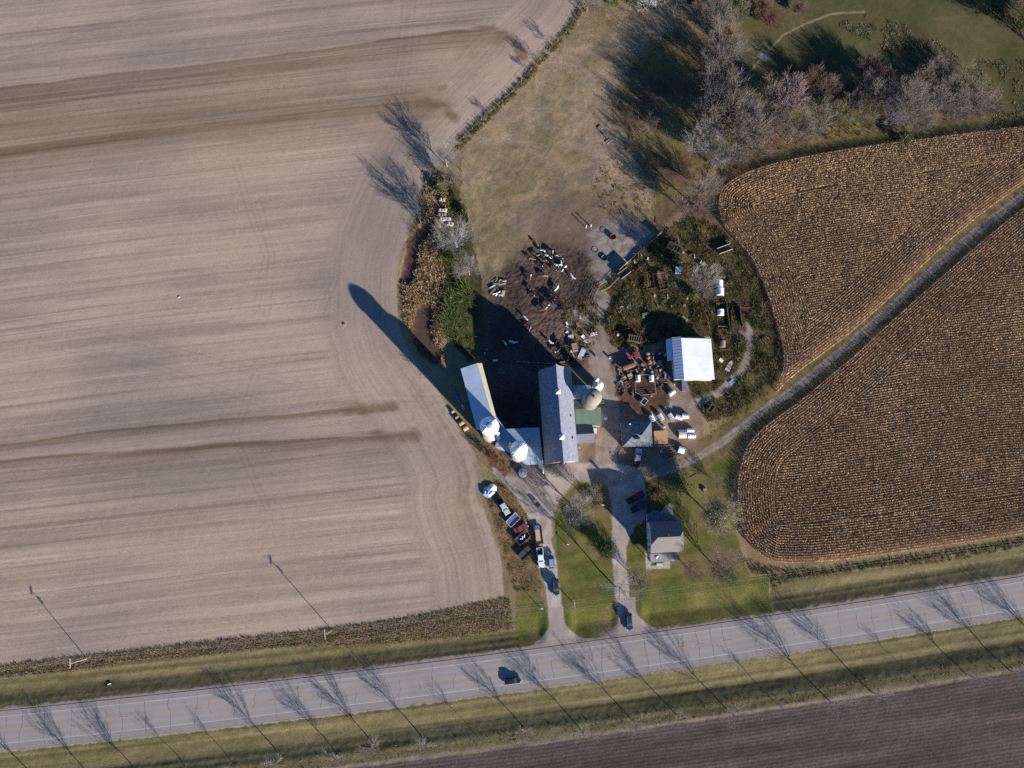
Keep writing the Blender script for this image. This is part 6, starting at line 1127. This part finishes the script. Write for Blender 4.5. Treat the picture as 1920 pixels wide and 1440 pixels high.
for i in range(26):
    flat('scrap_piece', f'bit of scrap strewn in the upper scrapyard, {ORD[i]} from the left', 'scrap', (1165+i*6.2, rr_.choice([480, 492, 562, 575])+rr_.uniform(-7, 7)), (rr_.uniform(.5, 1.4), rr_.uniform(.3, .8), rr_.uniform(.3, .8)), rr_.uniform(0, 3), [M_plas, M_rust, M_galv, M_oldwood][i % 4], .1, group='scrap strewn in the upper scrapyard')
for i in range(26):
    flat('scrap_piece', f'rusty oddment in the pile left of the calf pen, {ORD[i]} from the top', 'scrap', (1160+rr_.uniform(0, 28), 694+i*2.0), (rr_.uniform(.5, 1.8), rr_.uniform(.2, .8), rr_.uniform(.15, .7)), rr_.uniform(0, 3), [M_rust, M_dk, M_oldwood, M_greyw, M_rust][i % 5], .05, group='pile left of the calf pen', tilt=rr_.uniform(-.3, .3))
for i in range(22):
    flat('scrap_piece', f'old part along the left wall of the white shed, {ORD[i]} from the top', 'scrap', (1228+rr_.uniform(0, 22), 655+i*3.6), (rr_.uniform(.5, 1.6), rr_.uniform(.2, .8), rr_.uniform(.15, .6)), rr_.uniform(0, 3), [M_dk, M_rust, M_oldwood, M_galv][i % 4], .05, group='parts along the white shed', tilt=rr_.uniform(-.3, .3))
for i, (a, b) in enumerate([(1368, 664), (1381, 663), (1374, 669), (1190, 656), (1202, 652), (1180, 722)]):
    t = thing('old_tyre', ['left tyre of the three above the boat', 'right tyre of the three above the boat', 'lowest tyre of the three above the boat', 'tyre just above the red tractor', 'tyre in the weeds near the rusty hopper wagon', 'tyre left of the calf pen'][i], 'tyre', (*G(a, b), .12), 0, 'old tyres'); q = MB(); q.ring((0, 0, .02), .48, .16, 18, 8); q.build('rubber', M_tyre, t); q = MB(); q.lathe((0, 0, -.02), [(.34, 0), (.34, .06), (0, .06)], 14); q.build('rim', M_rust, t)
for i in range(5): t = thing('steel_pipe', f'grey pipe in the sheaf below the blue bin, {ORD[i]} from left', 'pipe', (*G(1262+i*2.0, 541-i*.4), .12+.02*i), head((1261, 528), (1272, 556))+.02*i, 'grey pipes'); q = MB(); q.bar((-2.2, 0, 0), (2.2, 0, 0), .09, n=8); q.build('tube', M_galv, t); q = MB(); q.bar((2.2, 0, 0), (2.26, 0, 0), .07, n=8); q.build('end', M_dark, t)
for i, (a, b, m_, lb) in enumerate([(1202, 510, M_redp, 'red drum beside the left rusty box'), (1280, 474, M_straw, 'orange-yellow drum at the corner of the rack wagon'), (1245, 800, M_plas, 'white barrel behind the tan shed'), (1239.5, 847, M_plas, 'white barrel left of the garden pen'), (1158, 628, M_plas, 'white bucket at the bend of the dirt drive'), (1143, 671, M_plas, 'bluish bucket beside the dirt drive'), (1265, 720, M_plas, 'white can below the white shed'), (1117, 668, M_bluep, 'blue drum near the grid panel'), (1221, 742.5, M_straw, 'yellow tub at the green board of the calf pen'), (1086, 839, M_straw, 'yellow tub at the southeast corner of the barn')]):
    t = thing('drum', lb, 'drum', (*G(a, b), 0)); q = MB(); q.lathe((0, 0, 0), [(.36, 0), (.38, .3), (.36, .32), (.38, .6), (.36, .9), (0, .9)], 16); q.build('shell', m_, t); q = MB(); q.lathe((0, 0, .9), [(.3, .0), (.3, .03), (0, .03)], 14); q.build('lid', M_oldwood, t)
flat('white_sheet', 'tiny white scrap lying alone in the tilled field', 'scrap', (336, 557), (.7, .35, .12), .5, M_plas)
flat('straw_lump', 'yellowish lump in the tilled field below the silo shadow', 'lump', (646, 609), (.7, .6, .3), .3, M_straw)
t = thing('tarp_pile', 'crumpled blue and white tarp pile at the head of the junk vehicles', 'tarp', (*G(917, 921), 0), .3); q = MB(); q.lathe((0, 0, 0), [(2.1, 0), (1.8, .5), (1.2, .9), (.5, 1.15), (0, 1.2)], 11)
for v_ in q.bm.verts: v_.co = Vector((v_.co.x*rr_.uniform(.8, 1.25)+v_.co.y*.25, v_.co.y*rr_.uniform(.75, 1.1), v_.co.z*rr_.uniform(.7, 1.35)))
q.build('cover', M_tarp, t); q = MB(); q.lathe((1.2, .6, 0), [(1.5, 0), (1.1, .6), (.3, 1.0), (0, 1.05)], 7); q.build('fold', M_plas, t)
t = thing('drain_pipe', 'short white drain pipe at the hollow in the left verge', 'pipe', (*G(203, 1283), float(zat(*G(203, 1283)))+.1), .3); q = MB(); q.bar((-.5, 0, 0), (.5, 0, 0), .14, n=10); q.build('tube', M_plas, t); q = MB(); q.bar((.5, 0, 0), (.54, 0, 0), .1, n=10); q.build('mouth', M_dark, t)
# ------------------------------------------------------------------ cattle
def cow_mesh(nm, headz, neckz, bend=0.0):
    V = [(-.85, 0, 1.22), (-.35, 0, 1.18), (.2, 0, 1.16), (.62, 0, 1.22), (.98, bend*.3, neckz), (1.28, bend*.7, headz), (1.62, bend, headz-.22)]; Rd = [.27, .37, .39, .31, .19, .15, .095]; E_ = [(i, i+1) for i in range(6)]
    def ch(root, pts, rs):
        p = root
        for q_, r_ in zip(pts, rs): V.append(q_); Rd.append(r_); E_.append((p, len(V)-1)); p = len(V)-1
    for sy in (-1, 1):
        ch(0, [(-.88, sy*.22, .85), (-.72, sy*.23, .62), (-.86, sy*.23, .34), (-.82, sy*.23, .04)], [.16, .10, .065, .07])
        ch(3, [(.66, sy*.2, .82), (.66, sy*.21, .45), (.64, sy*.21, .04)], [.13, .075, .07]); ch(5, [(1.22, bend*.7+sy*.24, headz+.02)], [.045])
    ch(0, [(-1.1, 0, 1.15), (-1.16, .02, .6)], [.05, .035]); ch(1, [(-.5, 0, .78)], [.15])
    me = bpy.data.meshes.new(nm); me.from_pydata(V, E_, []); o = bpy.data.objects.new(nm, me); COL.objects.link(o)
    md = o.modifiers.new('s', 'SKIN'); sk = me.skin_vertices[0].data
    for i, r_ in enumerate(Rd): sk[i].radius = (r_*.86 if i < 4 else r_, r_)
    sk[1].use_root = True; md2 = o.modifiers.new('d', 'SUBSURF'); md2.levels = 1; md2.render_levels = 1
    dg = bpy.context.evaluated_depsgraph_get(); m2 = bpy.data.meshes.new_from_object(o.evaluated_get(dg)); bpy.data.objects.remove(o)
    for f in m2.polygons: f.use_smooth = True
    m2.name = nm; return m2
C_up, C_dn, C_tn = cow_mesh('cow_standing', 1.5, 1.42), cow_mesh('cow_grazing', .62, 1.0), cow_mesh('cow_turned', 1.4, 1.38, .5)
H_wh = mat('white_hide_black_patches', (.6, .58, .54), .8, patch=((.02, .018, .018), 1.3, .56)); H_bw = mat('black_and_white_hide', (.58, .56, .52), .8, patch=((.02, .018, .018), 1.2, .44)); H_bk = mat('black_hide_white_patches', (.56, .54, .5), .8, patch=((.018, .016, .016), 1.3, .34)); H_rd = mat('red_hide', (.12, .045, .03), .8, patch=((.6, .5, .42), 1.2, .62)); H_tn = mat('tan_hide', (.25, .14, .08), .8, ns=2, na=.12)
HM = {'wh': (H_wh, 'mostly white cow'), 'bw': (H_bw, 'black and white cow'), 'bk': (H_bk, 'mostly black cow'), 'rd': (H_rd, 'reddish cow'), 'tn': (H_tn, 'tan cow')}
cows = [(1005.5, 457, 'tn', 60, 'highest of the herd, on the grass edge'), (1016.5, 471, 'wh', 20, 'just below the highest tan cow'), (1035, 477, 'bw', 100, 'at the upper right of the tight group'), (1006.5, 480, 'bk', 170, 'at the upper left of the tight group'), (1026, 481.5, 'wh', 30, 'in the middle of the tight group'),
        (1050, 484, 'bw', 40, 'at the right rim of the tight group'), (997, 487, 'tn', 20, 'at the left rim of the tight group'), (1023.5, 491, 'bw', 30, 'directly under the middle white cow'), (1043, 499, 'wh', 15, 'left of two white cows at the lower right'), (1052.5, 497, 'wh', 80, 'tallest looking of the lower right pair'), (1058, 504, 'wh', 130, 'right below the lower right pair'),
        (1025, 502, 'rd', 50, 'dark, at the bottom of the tight group'), (1014, 500, 'bk', 10, 'in the shade left of the dark reddish one'), (1021, 519, 'tn', 5, 'alone in the open below the group'), (1071.5, 519, 'wh', 60, 'alone farthest to the right'), (1043, 507, 'bk', 150, 'behind the lower right white pair'),
        (994, 521, 'bw', 105, 'standing lengthways at the left of the lot'), (1043, 543, 'wh', 130, 'with small black spots, alone right of centre'), (993.5, 541, 'bk', 95, 'below the lengthways one at left'), (1003, 556.5, 'bk', 5, 'below left of the lot centre'), (1033, 556, 'bk', 130, 'upper one of the central chain'), (1037.5, 565, 'bw', 125, 'second one of the central chain'),
        (1027.5, 575, 'wh', 130, 'lowest one of the central chain'), (1018, 582, 'rd', 160, 'with white face by the central chain'), (984, 596, 'wh', 50, 'left of centre near the shadow edge'), (993, 616.5, 'bw', 110, 'right on the edge of the barn shadow'), (1030, 641, 'wh', 50, 'near the bottom right of the lot'), (1045, 640, 'bk', 140, 'right of the bottom white one'),
        (1051.5, 651.5, 'bw', 150, 'closest to the brown box'), (1045, 658, 'bk', 150, 'above the short pale rail'), (1023, 666, 'bk', 60, 'near the feed bunk'), (947.5, 646, 'wh', 50, 'larger of two in the deep shade'), (961, 643, 'wh', 20, 'smaller of two in the deep shade'), (910, 661, 'bw', 120, 'alone outside the lot fence in the shade'), (953, 757, 'bk', 20, 'alone in the dark courtyard')]
for i, (a, b, hk, dg_, lb) in enumerate(cows):
    m_, nm_ = HM[hk]; src = [C_up, C_dn, C_tn][i % 3]; x, y = G(a, b); o = bpy.data.objects.new('cow', src); COL.objects.link(o)
    if not src.materials: src.materials.append(H_bw)
    o.material_slots[0].link = 'OBJECT'; o.material_slots[0].material = m_; o.location = (x, y, float(zat(x, y))); sc = .86+.08*((i*7) % 3); o.scale = (sc,)*3
    o.rotation_euler = (0, 0, math.radians(180-dg_ if (i % 2) else -dg_)); tag(o, f'{nm_} {lb}', 'cow', 'cows in the lot')
# long labels trimmed to sixteen words
for o in COL.objects:
    if o.parent is None and 'label' in o and len(o['label'].split()) > 16: o['label'] = ' '.join(o['label'].split()[:16])
